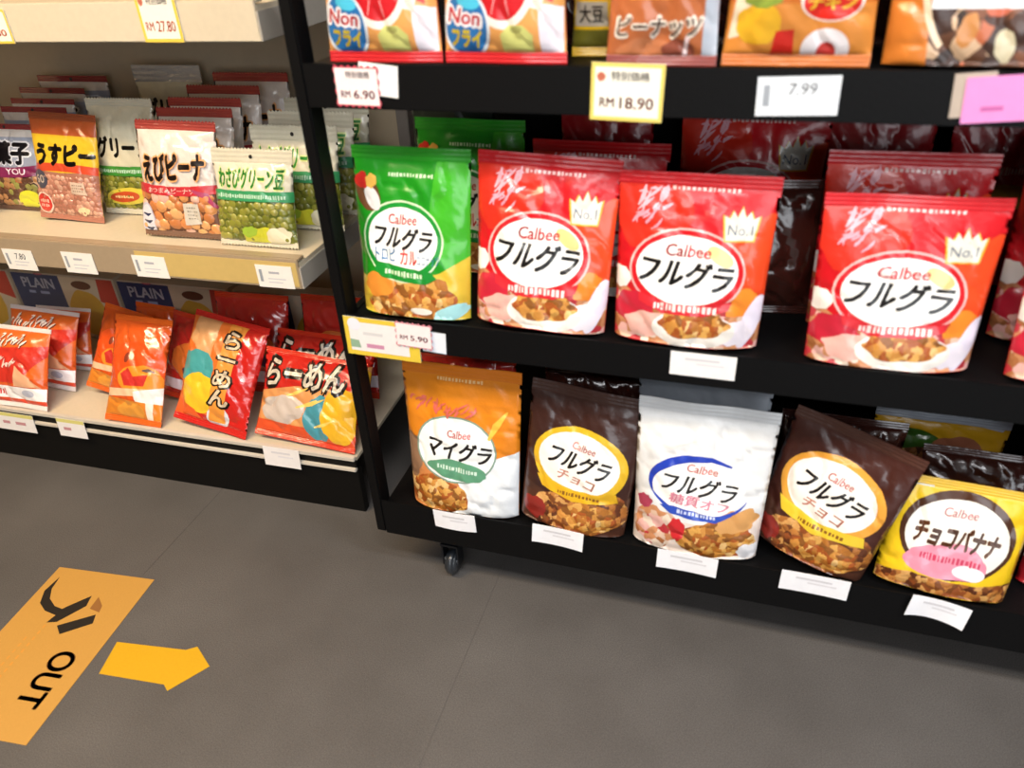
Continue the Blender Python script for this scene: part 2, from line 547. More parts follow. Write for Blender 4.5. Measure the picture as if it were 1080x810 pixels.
def art_brown(ring, low):
    def f(a, hh):
        a.poly([(-1, 0), (1, 0), (1, .8), (.4, .62), (-.4, .6), (-1, .85)], ink('#4a2c20'))
        a.ell(.15, .42, .85, .5, GRAN_D(), 6, wob=.25, seed=6)
        a.ell(.3, .35, .5, .3, GRAN(), 0, wob=.3, seed=3)
        a.ell(-.7, .3, .22, .22, ink('#8c2a22'), 0, wob=.3, seed=1)
        a.ell(.02, 1.32, .86, .66, ink(ring), -8)
        a.ell(.0, 1.34, .74, .54, ink('#f6f2ea'), -8)
        a.text('Calbee', .06, 1.64, .42, .13, ink('#d06a68'), .02, .12, -6)
        a.text('フルグラ', .02, 1.36, 1.1, .36, ink(K_), .04, .25, -9)
        a.text('チョコ', .0, 1.05, .7, .18, ink('#c4806c'), .03, .1, -9)
        a.poly([(-.72, .98), (0, .84), (.74, .9), (.8, .72), (0, .62), (-.6, .76)], ink(low))
        dashes(a, .1, .75, .8, .08, ink('#8a5a1c'), 4)
    return f

def art_white(a, hh):
    a.poly([(-1, 0), (1, 0), (1, .75), (.5, .62), (-.3, .6), (-.7, .75), (-1, .9)], ink('#e7d8cf'))
    a.ell(.35, .36, .62, .36, GRAN(), 8, wob=.25, seed=4)
    a.ell(.62, .72, .32, .2, ink('#d9a060'), 20, wob=.3, seed=2)
    a.ell(-.62, .4, .36, .36, GRAN_R(), 0, wob=.25, seed=2)
    a.ell(-.28, .46, .13, .2, ink('#c8262c'), 10, wob=.3, seed=8)
    a.ell(-.82, .8, .12, .12, ink('#b0405a'), 0, wob=.3, seed=8)
    a.ell(.85, .16, .16, .16, ink('#f4f2f4'), 0, wob=.3, seed=5)
    a.ell(-.02, 1.2, .7, .46, ink('#fdfcf8'))
    a.ring(-.02, 1.2, .76, .52, .13, ink('#2340b4'), 55, 205, rot=-4, taper=.8)
    a.ring(-.02, 1.2, .76, .52, .09, ink('#2a49b8'), 200, 350, rot=-4, taper=.9)
    a.text('Calbee', .02, 1.5, .46, .13, ink('#de7f78'), .02, .12, -4)
    a.text('フルグラ', 0, 1.22, 1.12, .32, ink(K_), .03, .25, -5)
    a.text('糖質オフ', .02, .97, .9, .17, ink('#e08aa0'), .03, .05, -5)
    a.poly([(-.58, .82), (-.35, .86), (.3, .78), (.55, .82), (.3, .68), (-.4, .72)], ink('#2b4cb6'))
    dashes(a, .0, .77, .6, .07, ink('#cfd8f2'), 2, -3)
    a.stroke([(-.95, 1.95), (-.5, 1.8), (-.1, 1.95)], .05, ink('#e6e6e2'))

def art_yellow(a, hh):
    a.poly([(-1, 0), (1, 0), (1, .35), (.2, .25), (-.5, .3), (-1, .2)], GRAN_D())
    a.ell(.02, 1.0, .84, .72, ink('#4a2a18'), -4)
    a.ell(.02, .97, .76, .62, ink('#f6efe2'), -4)
    a.ell(-.05, .58, .62, .3, ink('#e58fa4'), 4, wob=.2, seed=4)
    a.ell(.3, .46, .24, .12, ink('#f4e9ec'), 0)
    a.text('Calbee', .0, 1.38, .5, .14, ink('#d98a90'), .02, .12)
    a.text('チョコバナナ', .02, .98, 1.24, .36, ink('#5d3416'), .06, .2, -4)
    dashes(a, 0, .62, .9, .12, ink('#c63a5c'), 3)
    a.rect(-.95, 1.7, -.45, 1.9, ink('#dcdcd2'))

# peanuts & peas (upper shelf, left)
def ribbon(a, y, m, h=.2, sag=.08):
    a.stroke([(-1.02 + i * .204, y - sag * (1 - (i / 5 - 1) ** 2)) for i in range(11)], h, m, False)

def art_ebi(a, hh):
    a.poly([(-1, 0), (1, 0), (1, 1.02), (0, .94), (-1, 1.02)], mat('#6e4630', .4))
    a.domes(-1, .05, 1, 1.0, .125, .005, [ink('#e09a5c'), ink('#d98a50'), ink('#c47a44'), ink('#e6ac70'), ink('#e8b6a0')], 3)
    ribbon(a, 1.1, ink('#c6323a'), .2)
    a.text('おつまみピーナツ', -.05, 1.03, 1.2, .11, ink('#f2c8bc'), .02)
    a.stroke([(.5, 1.05), (.8, .95), (1.0, .7)], .14, ink('#b04468'))
    a.text('えびピーナ', .03, 1.52, 1.56, .56, ink('#f0b070'), .1, .05, 3)
    a.text('えびピーナ', .03, 1.52, 1.52, .54, ink('#1a0f0a'), .055, .05, 3)
    a.poly([(.2, .3), (.62, .34), (.62, .78), (.24, .78)], ink('#d8cfc0'))
    for q in range(4): dashes(a, .44, .45 + q * .08, .26, .03, ink('#8f8878'), q)
    a.ell(-.8, .38, .22, .36, ink('#c9c6d6'))
    a.ell(-.8, .38, .18, .31, ink('#e6e2ea'))
    for q in range(3): a.stroke([(-.92, .5 - q * .15), (-.78, .46 - q * .15), (-.68, .5 - q * .15)], .07, ink('#2c3458'))

def art_usu(a, hh):
    a.rect(-1, 1.2, 1, hh, ink('#e0b62a'))
    a.rect(-1, 2.12, 1, hh, ink('#b4552a'))
    a.poly([(-1, 0), (1, 0), (1, 1.25), (0, 1.2), (-1, 1.25)], ink('#a8705c'))
    a.domes(-.95, .12, .95, 1.1, .07, .003, [ink('#b9806a'), ink('#c4907a'), ink('#a66c58'), ink('#cfa088')], 5)
    ribbon(a, 1.28, ink('#cc4a2c'), .2, -.06)
    a.text('うすピー', .1, 1.64, 1.66, .5, ink('#15100c'), .07)
    a.ell(-.7, 1.02, .26, .24, ink('#4a4a58'))
    a.text('60', -.7, 1.02, .3, .2, ink('#d8c8b8'), .02)
    a.ell(-.72, .42, .27, .27, ink('#e8d0c0'))
    a.ell(-.72, .42, .23, .23, ink('#cc3a30'))
    dashes(a, -.72, .46, .3, .1, ink('#f0c0b0'), 4)
    dashes(a, -.72, .34, .3, .08, ink('#f0c0b0'), 5)
    a.poly([(.25, .72), (.7, .68), (.68, .98), (.3, 1.0)], ink('#d0b8a4'))
    for q in range(3): dashes(a, .48, .78 + q * .07, .3, .03, ink('#8f7868'), q)
    a.ell(.5, .28, .2, .1, ink('#e8d4a8'), 10, wob=.3)
    a.rect(-1, 0, 1, .1, ink('#c05a4a'))

def art_green_peas(label):
    def f(a, hh):
        a.poly([(-1, 0), (1, 0), (1, 1.06), (-1, 1.06)], ink('#5a6420'))
        a.domes(-1, .06, 1, 1.0, .085, .004, [ink('#8e8e36'), ink('#7c802c'), ink('#a09c48'), ink('#6e7428')], 7)
        if label == 'わさびグリーン豆':
            a.poly([(-1, 1.02), (1, 1.02), (1, 1.24), (-1, 1.24)], ink('#3c9a62'))
            dashes(a, 0, 1.12, 1.8, .1, ink('#bfe0c8'), 4)
            a.text(label, -.02, 1.5, 1.72, .44, ink('#e6f0a0'), .09, .12)
            a.text(label, -.02, 1.5, 1.68, .42, ink('#3a9a3c'), .045, .12)
            a.ell(.1, .24, .4, .22, ink('#d8d838'), 12, wob=.2, seed=2)  # lime and white highlight on the film, put in as coloured ellipses
            a.ell(.6, .26, .3, .22, ink('#ece6c8'), 12, wob=.2, seed=5)
            a.ell(-.1, .36, .2, .12, ink('#a8cc40'), 12, wob=.2, seed=5)
        else:
            a.rect(-1, 1.02, 1, 1.26, ink('#3c8a34'))
            dashes(a, 0, 1.14, 1.8, .1, ink('#bfe0c8'), 4)
            a.text(label, .05, 1.72, 1.6, .5, ink('#1a160c'), .055)
            a.ell(-.1, .5, .7, .22, ink('#d8c84a'), 6)
            a.ell(-.2, .48, .5, .14, ink('#c8502a'), 6)
            dashes(a, -.2, .48, .6, .08, ink('#f0e0a0'), 4)
            a.rect(-1, 0, 1, .1, ink('#e6dc9c'))
    return f

def art_you(a, hh):
    a.poly([(-1, 0), (1, 0), (1, 1.1), (-1, 1.1)], NUTS())
    a.domes(-1, .05, 1, .9, .09, .0035, [ink('#7a5540'), ink('#8c8a48'), ink('#a87a50'), ink('#5a3c2c')], 9)
    a.rect(-1, 1.1, 1, 1.9, ink('#8f98ac'))
    a.text('豆菓子', 0, 1.5, 1.6, .56, ink('#d8dce8'), .12)
    a.text('豆菓子', 0, 1.5, 1.56, .54, ink('#14121a'), .06)
    ribbon(a, 1.08, ink('#7a2450'), .26)
    a.text('YOU', .35, 1.03, .6, .15, ink('#f0e4ee'), .02)
    a.ell(.5, .3, .35, .25, ink('#d8d838'), 20, wob=.2)
    a.rect(-1, 2.2, 1, hh, ink('#a8423c'))

# bottom deck, left
def swash(a, seed, n=6, m=None, x0=-1, x1=1, y0=0, y1=2.4):
    rnd = random.Random(seed)
    for _ in range(n):
        x, y = rnd.uniform(x0, x1), rnd.uniform(y0, y1)
        a.stroke([(x, y), (x + .2, y + .08), (x + .42, y + .2)], .06, m)

def art_chips(a, hh):
    a.poly([(-1, .75), (1, .75), (1, 1.9), (-1, 2.0)], ink('#e66a26'))
    a.poly([(-1, .6), (.3, .6), (1, 1.3), (1, 1.55), (-1, 1.35)], ink('#cf3426'))
    scribble(a, -.2, 1.6, 1.3, .34, ink('#6a3024'), 9, 5)
    scribble(a, -.22, 1.62, 1.3, .34, ink('#f3e6dc'), 9, 5)
    scribble(a, -.3, 1.1, 1.2, .3, ink('#f0dcd2'), 3, 5)
    a.poly([(.2, .55), (.9, .55), (.3, 1.05)], ink('#e8b088'))
    a.rect(-1, .22, 1, .52, ink('#f2eeee'))
    dashes(a, -.5, .37, .8, .18, ink('#d0382e'), 3)
    a.rect(-1, 0, 1, .2, ink('#d84a34'))
    a.ell(.55, .38, .18, .09, ink('#b8bccc'))

def art_cracker(a, hh):
    a.ell(.1, 1.8, 1.0, .7, ink('#e8541c'), 0, wob=.15, seed=2)
    a.ell(.35, 1.3, .8, .5, ink('#f0902c'), -10, wob=.2, seed=4)
    a.ell(-.2, 2.0, .1, .16, ink('#8a3a24'), -12)
    a.poly([(-.1, 1.7), (.1, 1.45), (.6, 1.55), (.5, 1.2), (-.2, 1.15), (-.35, 1.5)], ink('#c8322a'))
    a.stroke([(.4, 1.66), (.6, 1.68), (.78, 1.64)], .12, ink('#6a5a56'))
    a.poly([(-1, .75), (1, .95), (1, 1.15), (-1, 1.0)], ink('#efc9a0'))
    a.poly([(.2, .65), (1, .68), (1, 1.2), (.15, 1.0)], ink('#f1ece8'))
    a.poly([(-1, 0), (1, 0), (1, .68), (-1, .75)], ink('#d9822a'))
    a.ell(.0, .4, .5, .28, ink('#e0983c'), 0, wob=.2, seed=3)
    a.rect(.55, 0, .75, .7, ink('#f0e2d2'))

def art_noodle(vertical):
    def f(a, hh):
        if vertical:
            a.poly([(-1, .3), (.25, .3), (.3, hh), (-1, hh)], ink('#e2722c'))
            a.poly([(-.9, 1.9), (-.2, 1.5), (-.2, 2.6), (-.8, 2.8)], ink('#d9a06a'))
            a.ell(-.55, 1.3, .5, .4, ink('#4aa0a0'), 10, wob=.25, seed=1)
            a.ell(-.35, .75, .52, .45, ink('#efc22c'), 0, wob=.12, seed=2)
            a.ell(.25, .35, .3, .26, ink('#d6d4da'), 20, wob=.2, seed=4)
            a.poly([(.02, .2), (.42, .2), (.5, 2.7), (.05, 2.7)], ink('#e9953c'))
            a.text('らーめん', .26, 1.42, .52, 1.7, ink('#1c120c'), .1, 0, 0, True)
            a.text('らーめん', .26, 1.42, .48, 1.66, ink('#e8d4b4'), .03, 0, 0, True)
            a.poly([(-1, 0), (0, 0), (-.4, .35), (-1, .5)], ink('#e4602a'))
        else:
            a.rect(-1, .0, 1, .3, ink('#e0542a'))
            a.poly([(-1, .3), (1, .3), (1, 1.1), (-.2, 1.0), (-1, .8)], ink('#e09a5c'))
            a.ell(-.45, .55, .45, .25, ink('#cdbfb4'), 10, wob=.2, seed=1)
            a.ell(.3, .5, .3, .4, ink('#4a98a8'), 0, wob=.2, seed=4)
            a.ell(.72, .62, .36, .5, ink('#efb82a'), 0, wob=.12, seed=2)
            a.text('らーめん', -.08, 1.2, 1.6, .5, ink('#1c120c'), .12, .1, 3)
            a.text('らーめん', -.08, 1.2, 1.56, .46, ink('#ece0cc'), .03, .1, 3)
            swash(a, 3, 4, ink('#f6d26a'), -.4, .6, .3, .9)
    return f

# top shelf of the black rack
def art_nonfry(a, hh):
    a.poly([(-1, 0), (1, 0), (1, 1.3), (-1, 1.3)], ink('#e8a45c'))
    a.ell(.05, 1.24, .56, .74, ink('#f4ece2'))
    a.ell(.05, 1.26, .47, .64, ink('#cc2028'))
    a.ell(-.02, 1.36, .22, .42, ink('#e9cdb0'))
    for k in range(7):
        an = R(-150 + k * 38)
        a.stroke([(.05 + .28 * math.cos(an), 1.26 + .36 * math.sin(an)), (.05 + .44 * math.cos(an), 1.26 + .6 * math.sin(an))], .05, ink('#f0a8a8'))
    a.poly([(.02, .1), (.5, .1), (.52, .42), (.38, .56), (.14, .56), (0, .42)], ink('#cfd07a'))
    a.ell(.26, .5, .1, .05, ink('#a8a860'))
    a.poly([(.62, .1), (.95, .1), (.98, .8), (.62, .85)], ink('#eee6ee'))
    a.poly([(.5, .8), (.66, .75), (.98, 1.9), (.8, 2.1)], ink('#f2e6da'))
    a.poly([(.72, .9), (.84, .85), (.95, 2.4), (.8, 2.4)], ink('#d03028'))
    a.ell(-.58, .56, .42, .5, ink('#dfe8f0'))
    a.ell(-.58, .56, .37, .45, ink('#2a70b0'))
    a.ell(-.5, .88, .2, .1, ink('#50c0e0'), -10)
    a.text('Non', -.6, .68, .6, .24, ink('#f4f0f4'), .12, .15, -6)
    a.text('Non', -.6, .68, .56, .21, ink('#d03038'), .02, .15, -6)
    a.text('フライ', -.58, .37, .5, .24, ink('#d8c030'), .06, .15, -4)

def art_peanut(a, hh):
    a.poly([(-1, 0), (.75, 0), (.9, 1.2), (-1, 1.2)], ink('#b8683c'))
    a.ell(-.3, .25, .5, .22, ink('#c47a50'), 0, wob=.2, seed=3)
    a.ell(.3, .25, .3, .2, ink('#8c4a38'), 0, wob=.2, seed=6)
    a.poly([(.72, 0), (1, 0), (1, hh), (.86, hh)], ink('#b8c0cc'))
    a.poly([(-.6, 1.1), (.2, 1.1), (.2, 2), (-.6, 2)], ink('#e6a43a'))
    a.text('ピーナッツ', -.05, .66, 1.56, .36, ink('#f2e8d8'), .1, .15)
    a.text('ピーナッツ', -.05, .66, 1.52, .32, ink('#5c3c2c'), .02, .15)
    a.stroke([(.4, .05), (.48, .5)], .07, ink('#f0d8d8'), False)

def art_chicken(a, hh):
    a.poly([(-1, 0), (1, 0), (1, .9), (-1, .9)], ink('#d98a3c'))
    a.poly([(-.95, .4), (-.62, .5), (-.55, 1.3), (-.85, 1.4)], ink('#ecdcc0'))
    a.ell(-.55, .62, .3, .3, ink('#ecb42c'), 20, wob=.15, seed=1)
    a.ell(-.5, 1.0, .25, .16, ink('#8cA040'), 10, wob=.3, seed=3)
    a.ell(-.35, 1.3, .3, .22, ink('#eeeae4'), 10, wob=.2, seed=5)
    a.poly([(-.36, 0), (-.02, 0), (-.06, .55), (-.3, .52)], ink('#d02a20'))
    a.ell(.4, .95, .42, .3, ink('#f4eee6'))
    a.ell(.4, .92, .38, .25, ink('#d8281c'))
    a.text('チキン', .4, .92, .62, .2, ink('#f4c83a'), .05)
    a.ell(.38, .26, .32, .3, ink('#efe8ea'))
    a.ell(.4, .2, .13, .17, ink('#c03a34'))

def art_nutmix(a, hh):
    a.poly([(-1, 0), (1, 0), (1, .95), (-1, .95)], NUTS())
    a.poly([(-1, 0), (-.55, 0), (-.7, 1.4), (-1, 1.4)], ink('#d07a30'))
    a.ring(-.1, .9, .62, .9, .07, ink('#e8d0b0'), 140, 235)
    for i, (x, y, c) in enumerate([(.1, .6, '#c0644a'), (.55, .3, '#c46a4a'), (-.2, .35, '#c08040'), (.2, .2, '#cfc4a4'), (.5, .75, '#d8ceb4'), (-.1, .8, '#6a4632'), (.78, .5, '#e6e2e0'), (.32, .45, '#4a3024')]):
        a.ell(x, y, .17, .1, ink(c), 30 + i * 25, wob=.15, seed=i)
    a.rect(-.6, .56, 1, 1.5, ink('#eeeef0'))
    dashes(a, .3, .8, 1.2, .1, ink('#c8c8d0'), 5)

def art_gold(a, hh):
    a.rect(-1, 1.55, 1, 2.0, ink('#a8903c'))
    a.rect(-1, .6, -.75, 2.0, ink('#d8cfc4'))
    dashes(a, -.1, 2.25, 1.5, .16, ink('#e8dcd8'), 6)
    a.ell(-.4, 1.78, .12, .12, ink('#2c2c34'))

def art_teal(a, hh):
    a.poly([(.1, 1.6), (.5, 1.6), (.6, 2.4), (.3, 2.4)], ink('#9fb0b8'))
    a.ell(-.3, 1.9, .3, .3, ink('#36483e'), 0, wob=.2)
    a.ell(.5, 2.05, .14, .14, ink('#dfe6ea'))  # pale spot painted as a white highlight on the dark film

def art_backyellow(a, hh):
    a.ell(-.4, 1.6, .4, .26, ink('#3f6a24'), 0, wob=.2)
    a.ell(.3, 1.5, .42, .26, ink('#a8684c'), 0, wob=.2, seed=4)
    a.ell(.1, 1.1, .8, .4, GRAN_D(), 0, wob=.2, seed=4)
    a.poly([(-.1, 2.2), (.9, 2.0), (1, 2.5), (0, 2.5)], ink('#c4c8d4'))

KIND = {}
def kinds():
    red = foil('#cc1620', .28)
    dred = foil('#b01820', .3)
    for i, (w_, h_, ky, sd) in enumerate(((.266, .316, .95, 1.3), (.27, .3, .9, 2.3), (.274, .283, .84, 3.3))):
        KIND['red%d' % i] = make_bag(w_, h_, .085, red, red, art_red, sd, wrinkle=.0042, gusset=foil('#8a2a20'), ky=ky)
    KIND['green'] = make_bag(.242, .322, .08, foil('#1d8f1c', .3), foil('#2c9a26', .3), art_green, 4.2, wrinkle=.004, ky=1.04)
    KIND['orange'] = make_bag(.276, .362, .085, foil('#e0841c', .32), foil('#d9791a', .32), art_orange, 5.1)
    KIND['brown'] = make_bag(.252, .335, .085, foil('#3a201a', .3), foil('#41261f', .3), art_brown('#e0b428', '#e2b020'), 6.4)
    KIND['brown2'] = make_bag(.25, .31, .085, foil('#43211a', .3), foil('#4a2a20', .3), art_brown('#e8a23c', '#e6c434'), 7.7)
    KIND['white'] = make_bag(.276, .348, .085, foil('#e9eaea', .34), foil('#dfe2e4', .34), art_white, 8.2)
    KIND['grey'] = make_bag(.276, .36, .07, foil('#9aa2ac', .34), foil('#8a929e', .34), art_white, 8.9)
    KIND['yellow'] = make_bag(.25, .232, .075, foil('#ecc21e', .3), foil('#e6b81c', .3), art_yellow, 9.3)
    KIND['backyellow'] = make_bag(.27, .215, .07, foil('#d8a41e', .3), foil('#b6bcc8', .25, ), art_backyellow, 9.9, seal_h=.09, ky=.7)
    KIND['gold'] = make_bag(.2, .36, .07, foil('#a81c24', .3), foil('#a81c24', .3), art_gold, 10.3)
    KIND['teal'] = make_bag(.2, .36, .07, foil('#25302c', .3), foil('#2c3834', .3), art_teal, 10.8)
    film = gfoil('#e2d6cc')
    KIND['ebi'] = make_bag(.22, .275, .055, film, gfoil('#a8443c', .28), art_ebi, 11.2, True, .0035, .075, zig=True, gusset=gfoil('#7a5a48'))
    KIND['usu'] = make_bag(.205, .272, .055, gfoil('#d8ac28', .28), gfoil('#9c5030', .28), art_usu, 12.2, True, .003, .06, gusset=gfoil('#b07460'))
    KIND['gr'] = make_bag(.205, .295, .055, gfoil('#d8d2b8', .28), gfoil('#d0ccb8', .28), art_green_peas('グリーン'), 13.2, True, .003, .06, zig=True)
    KIND['silver'] = make_bag(.23, .315, .05, foil('#d8d2b8', .28), mat('#e8eaea', .18, .6, .6, 60), art_green_peas('グリーン'), 13.7, True, .003, .14, zig=True)
    KIND['wasabi'] = make_bag(.212, .225, .055, gfoil('#e0dac4', .28), gfoil('#d8d2bc', .28), art_green_peas('わさびグリーン豆'), 14.2, True, .0035, .14, hole=True, zig=True)
    KIND['you'] = make_bag(.225, .25, .055, gfoil('#d8d2cc', .28), gfoil('#8c3034', .28), art_you, 15.2, True, .003, .06, hole=True, gusset=gfoil('#5c4438'))
    KIND['chips'] = make_bag(.25, .245, .07, gfoil('#e0602a', .26), gfoil('#e8e2de', .26), art_chips, 16.2, True, .005, .05)
    KIND['cracker'] = make_bag(.19, .31, .065, gfoil('#dc5a1e', .25), gfoil('#e06420', .25), art_cracker, 17.2, True, .005, .05)
    KIND['noodle'] = make_bag(.25, .318, .07, gfoil('#c8241e', .25), gfoil('#c8241e', .25), art_noodle(True), 18.2, True, .005, .05)
    KIND['noodle2'] = make_bag(.31, .245, .07, gfoil('#cc2a20', .25), gfoil('#d0341e', .25), art_noodle(False), 19.2, True, .006, .05)
    KIND['nonfry'] = make_bag(.205, .3, .07, foil('#c8242a', .28), foil('#c8242a', .28), art_nonfry, 20.2, True, .004, .06)
    KIND['peanut'] = make_bag(.165, .26, .06, foil('#8c3c34', .28), foil('#8c3c34', .28), art_peanut, 21.2, True, .005, .06)
    KIND['yelsnack'] = make_bag(.1, .24, .05, foil('#e2b41e', .26), foil('#e2b41e', .26), lambda a, h: (a.rect(-1, 0, 1, .8, ink('#6a6420')), a.rect(-.9, .9, .2, 1.6, ink('#b0a490')), a.text('大豆', -.35, 1.25, .8, .5, ink('#2a241c'), .03)), 22.2, True, .005, .06)
    KIND['chicken'] = make_bag(.205, .28, .07, foil('#c8702c', .28), foil('#c8702c', .28), art_chicken, 23.2, True, .004, .06, ky=.9)
    KIND['nutmix'] = make_bag(.25, .27, .07, foil('#3a2218', .28), foil('#e8e8ea', .28), art_nutmix, 24.2, False, .004, .06)
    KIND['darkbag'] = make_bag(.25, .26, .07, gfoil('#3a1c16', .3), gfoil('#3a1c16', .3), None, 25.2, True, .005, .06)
    KIND['pouch'] = make_bag(.24, .3, .075, gfoil('#b62a22', .26), gfoil('#c03a20', .26), lambda a, h: (a.ell(0, 1.2, .7, .5, ink('#d8702c'), 0, wob=.2), a.ell(.2, .9, .4, .2, ink('#5a2a40'), 0, wob=.2), a.rect(-1, .3, 1, .6, ink('#e6d8dc'))), 26.2, True, .005, .05)

# ------------------------------------------------------------------ simple solids
def add_box(bm, x0, y0, z0, x1, y1, z1, mi=0):
    v = [bm.verts.new((x, y, z)) for x in (x0, x1) for y in (y0, y1) for z in (z0, z1)]
    for q in ((0, 1, 3, 2), (4, 6, 7, 5), (0, 4, 5, 1), (2, 3, 7, 6), (0, 2, 6, 4), (1, 5, 7, 3)):
        bm.faces.new([v[i] for i in q]).material_index = mi

def boxes(name, bs, m, parent=None, bev=.0015):
    bm = bmesh.new()
    for b in bs: add_box(bm, *b)
    if bev:
        bmesh.ops.bevel(bm, geom=bm.edges[:], offset=bev, segments=2, affect='EDGES', clamp_overlap=True)
    bmesh.ops.recalc_face_normals(bm, faces=bm.faces[:])
    return obj(name, to_mesh(name, bm, [m], False), parent)

def cyl(bm, c, axis, r, h, n=24, mi=0):
    c = Vector(c); axis = Vector(axis).normalized()
    u = axis.orthogonal().normalized(); w = axis.cross(u)
    A = [bm.verts.new(c - axis * h / 2 + (u * math.cos(2 * math.pi * i / n) + w * math.sin(2 * math.pi * i / n)) * r) for i in range(n)]
    B = [bm.verts.new(v.co + axis * h) for v in A]
    for i in range(n):
        bm.faces.new([A[i], A[(i + 1) % n], B[(i + 1) % n], B[i]]).material_index = mi
    bm.faces.new(A[::-1]).material_index = mi
    bm.faces.new(B).material_index = mi

# ------------------------------------------------------------------ setting
def setting():
    m = bpy.data.materials.new('grey_floor'); m.use_nodes = True
    nt = m.node_tree; b = nt.nodes['Principled BSDF']
    tc = nt.nodes.new('ShaderNodeTexCoord')
    n1 = nt.nodes.new('ShaderNodeTexNoise'); n1.inputs['Scale'].default_value = 3.5; n1.inputs['Detail'].default_value = 5
    n2 = nt.nodes.new('ShaderNodeTexNoise'); n2.inputs['Scale'].default_value = 420; n2.inputs['Detail'].default_value = 2
    for n in (n1, n2): nt.links.new(tc.outputs['Object'], n.inputs['Vector'])
    r1 = nt.nodes.new('ShaderNodeValToRGB')
    r1.color_ramp.elements[0].position = .3; r1.color_ramp.elements[0].color = lin('#4f4c4a')
    r1.color_ramp.elements[1].position = .75; r1.color_ramp.elements[1].color = lin('#5d5a58')
    nt.links.new(n1.outputs['Fac'], r1.inputs[0])
    mx = nt.nodes.new('ShaderNodeMixRGB'); mx.blend_type = 'OVERLAY'; mx.inputs[0].default_value = .8
    nt.links.new(r1.outputs[0], mx.inputs[1]); nt.links.new(n2.outputs['Fac'], mx.inputs[2])
    nt.links.new(mx.outputs[0], b.inputs['Base Color'])
    b.inputs['Roughness'].default_value = .5
    b.inputs['Specular IOR Level'].default_value = .35
    bp = nt.nodes.new('ShaderNodeBump'); bp.inputs['Strength'].default_value = .15; bp.inputs['Distance'].default_value = .001
    nt.links.new(n2.outputs['Fac'], bp.inputs['Height']); nt.links.new(bp.outputs[0], b.inputs['Normal'])
    # tiles of sheet flooring: two slabs meeting in a hairline seam
    bm = bmesh.new()
    g = .0008
    for xa, xb in ((-4.5, -1.385), (-1.385, -.49), (-.49, 3.5)): add_box(bm, xa + g, -3.2, -.05, xb - g, 2.3, 0)
    f = obj('floor', to_mesh('floor', bm, [m], False)); tag(f, kind='structure')
    s = boxes('trim_1', [(-4.5, -3.2, -.06, 3.5, 2.3, -.0008)], mat('#565250', .6), None, 0); tag(s, kind='structure')
    w = mat('#5a534b', .8, 0, .2, 30)
    for nm, b_ in (('wall_back', (-4.5, 2.3, 0, 3.5, 2.4, 3.0)), ('wall_left', (-4.6, -3.2, 0, -4.5, 2.4, 3.0)), ('wall_right', (3.5, -3.2, 0, 3.6, 2.4, 3.0)), ('wall_front', (-4.6, -3.3, 0, 3.6, -3.2, 3.0))):
        tag(boxes(nm, [b_], w, None, 0), kind='structure')
    tag(boxes('ceiling', [(-4.6, -3.3, 3.0, 3.6, 2.4, 3.1)], mat('#d6d2cc', .9), None, 0), kind='structure')

BLK = lambda: mat('#050506', .55, 0, .1, 200, spec=.18)
def rack():
    r = empty('display_rack', (0, 0, 0))
    tag(r, 'black metal rolling display rack stocked with cereal pouches', 'display rack')
    blk = BLK()
    X0, X1, YF, YB = -.776, 1.12, 1.213, 1.80
    pw, pd = .025, .045
    for x in (X0, X1):
        for y in (YF, YB - pd):
            boxes('post', [(x, y, .145, x + pw, y + pd, 1.62)], blk, r, .003)
    for z in (.15, .70, 1.17, 1.58):
        for x in (X0, X1):
            boxes('side_rail', [(x + .003, YF + pd, z, x + pw - .003, YB - pd, z + .028)], blk, r, .002)
    a, b = X0 + pw, X1
    for zt, zb, zs in ((.245, .142, .222), (.742, .672, .73), (1.217, 1.145, 1.212)):
        sh = boxes('shelf', [(a, YF + .006, zs - .012, b, YB - .002, zs)], blk, r, .001)
        boxes('front_lip', [(a, YF, zb, b, YF + .006, zt)], blk, sh, .0015)
    boxes('back_panel', [(X0 + pw, YB - .012, .2, X1, YB - .004, 1.6)], blk, r, .001)  # black sheet added so the gaps between the bags stay dark
    boxes('base_plate', [(a, YF + .01, .142, b, YB - .01, .15)], blk, r, .001)
    rub = mat('#2a2e33', .3, 0, 0, 50, .3); st = mat('#8c9096', .3, .9)
    for x in (-.605, .98):
        for y in (1.262, 1.74):
            c = empty('caster', (x, y, 0)); c.parent = r
            bm = bmesh.new()
            cyl(bm, (0, 0, .036), (1, 0, 0), .034, .026, 28)
            bmesh.ops.bevel(bm, geom=[e for e in bm.edges if len(e.link_faces) == 2 and any(len(f.verts) > 6 for f in e.link_faces)], offset=.006, segments=3, affect='EDGES')
            w = obj('wheel', to_mesh('wheel', bm, [rub]), c)
            bm = bmesh.new(); cyl(bm, (0, 0, .036), (1, 0, 0), .011, .034, 16)
            obj('hub', to_mesh('hub', bm, [st], False), c)
            bm = bmesh.new()
            add_box(bm, -.0215, -.016, .034, -.0175, .016, .105); add_box(bm, .0175, -.016, .034, .0215, .016, .105)
            add_box(bm, -.0215, -.02, .1, .0215, .02, .106); cyl(bm, (0, 0, .12), (0, 0, 1), .009, .03, 12)
            add_box(bm, -.03, -.03, .134, .03, .03, .1415)
            obj('fork', to_mesh('fork', bm, [mat('#1c1e22', .35, .4)], False), c)
    return r

GP = Vector((-1.4, 1.397, 0)); GYAW = .026
def G(x, y):
    """gondola: offset from its front line to a world point, keeping world x"""
    return GP.y + (x - GP.x) * math.tan(GYAW) + y

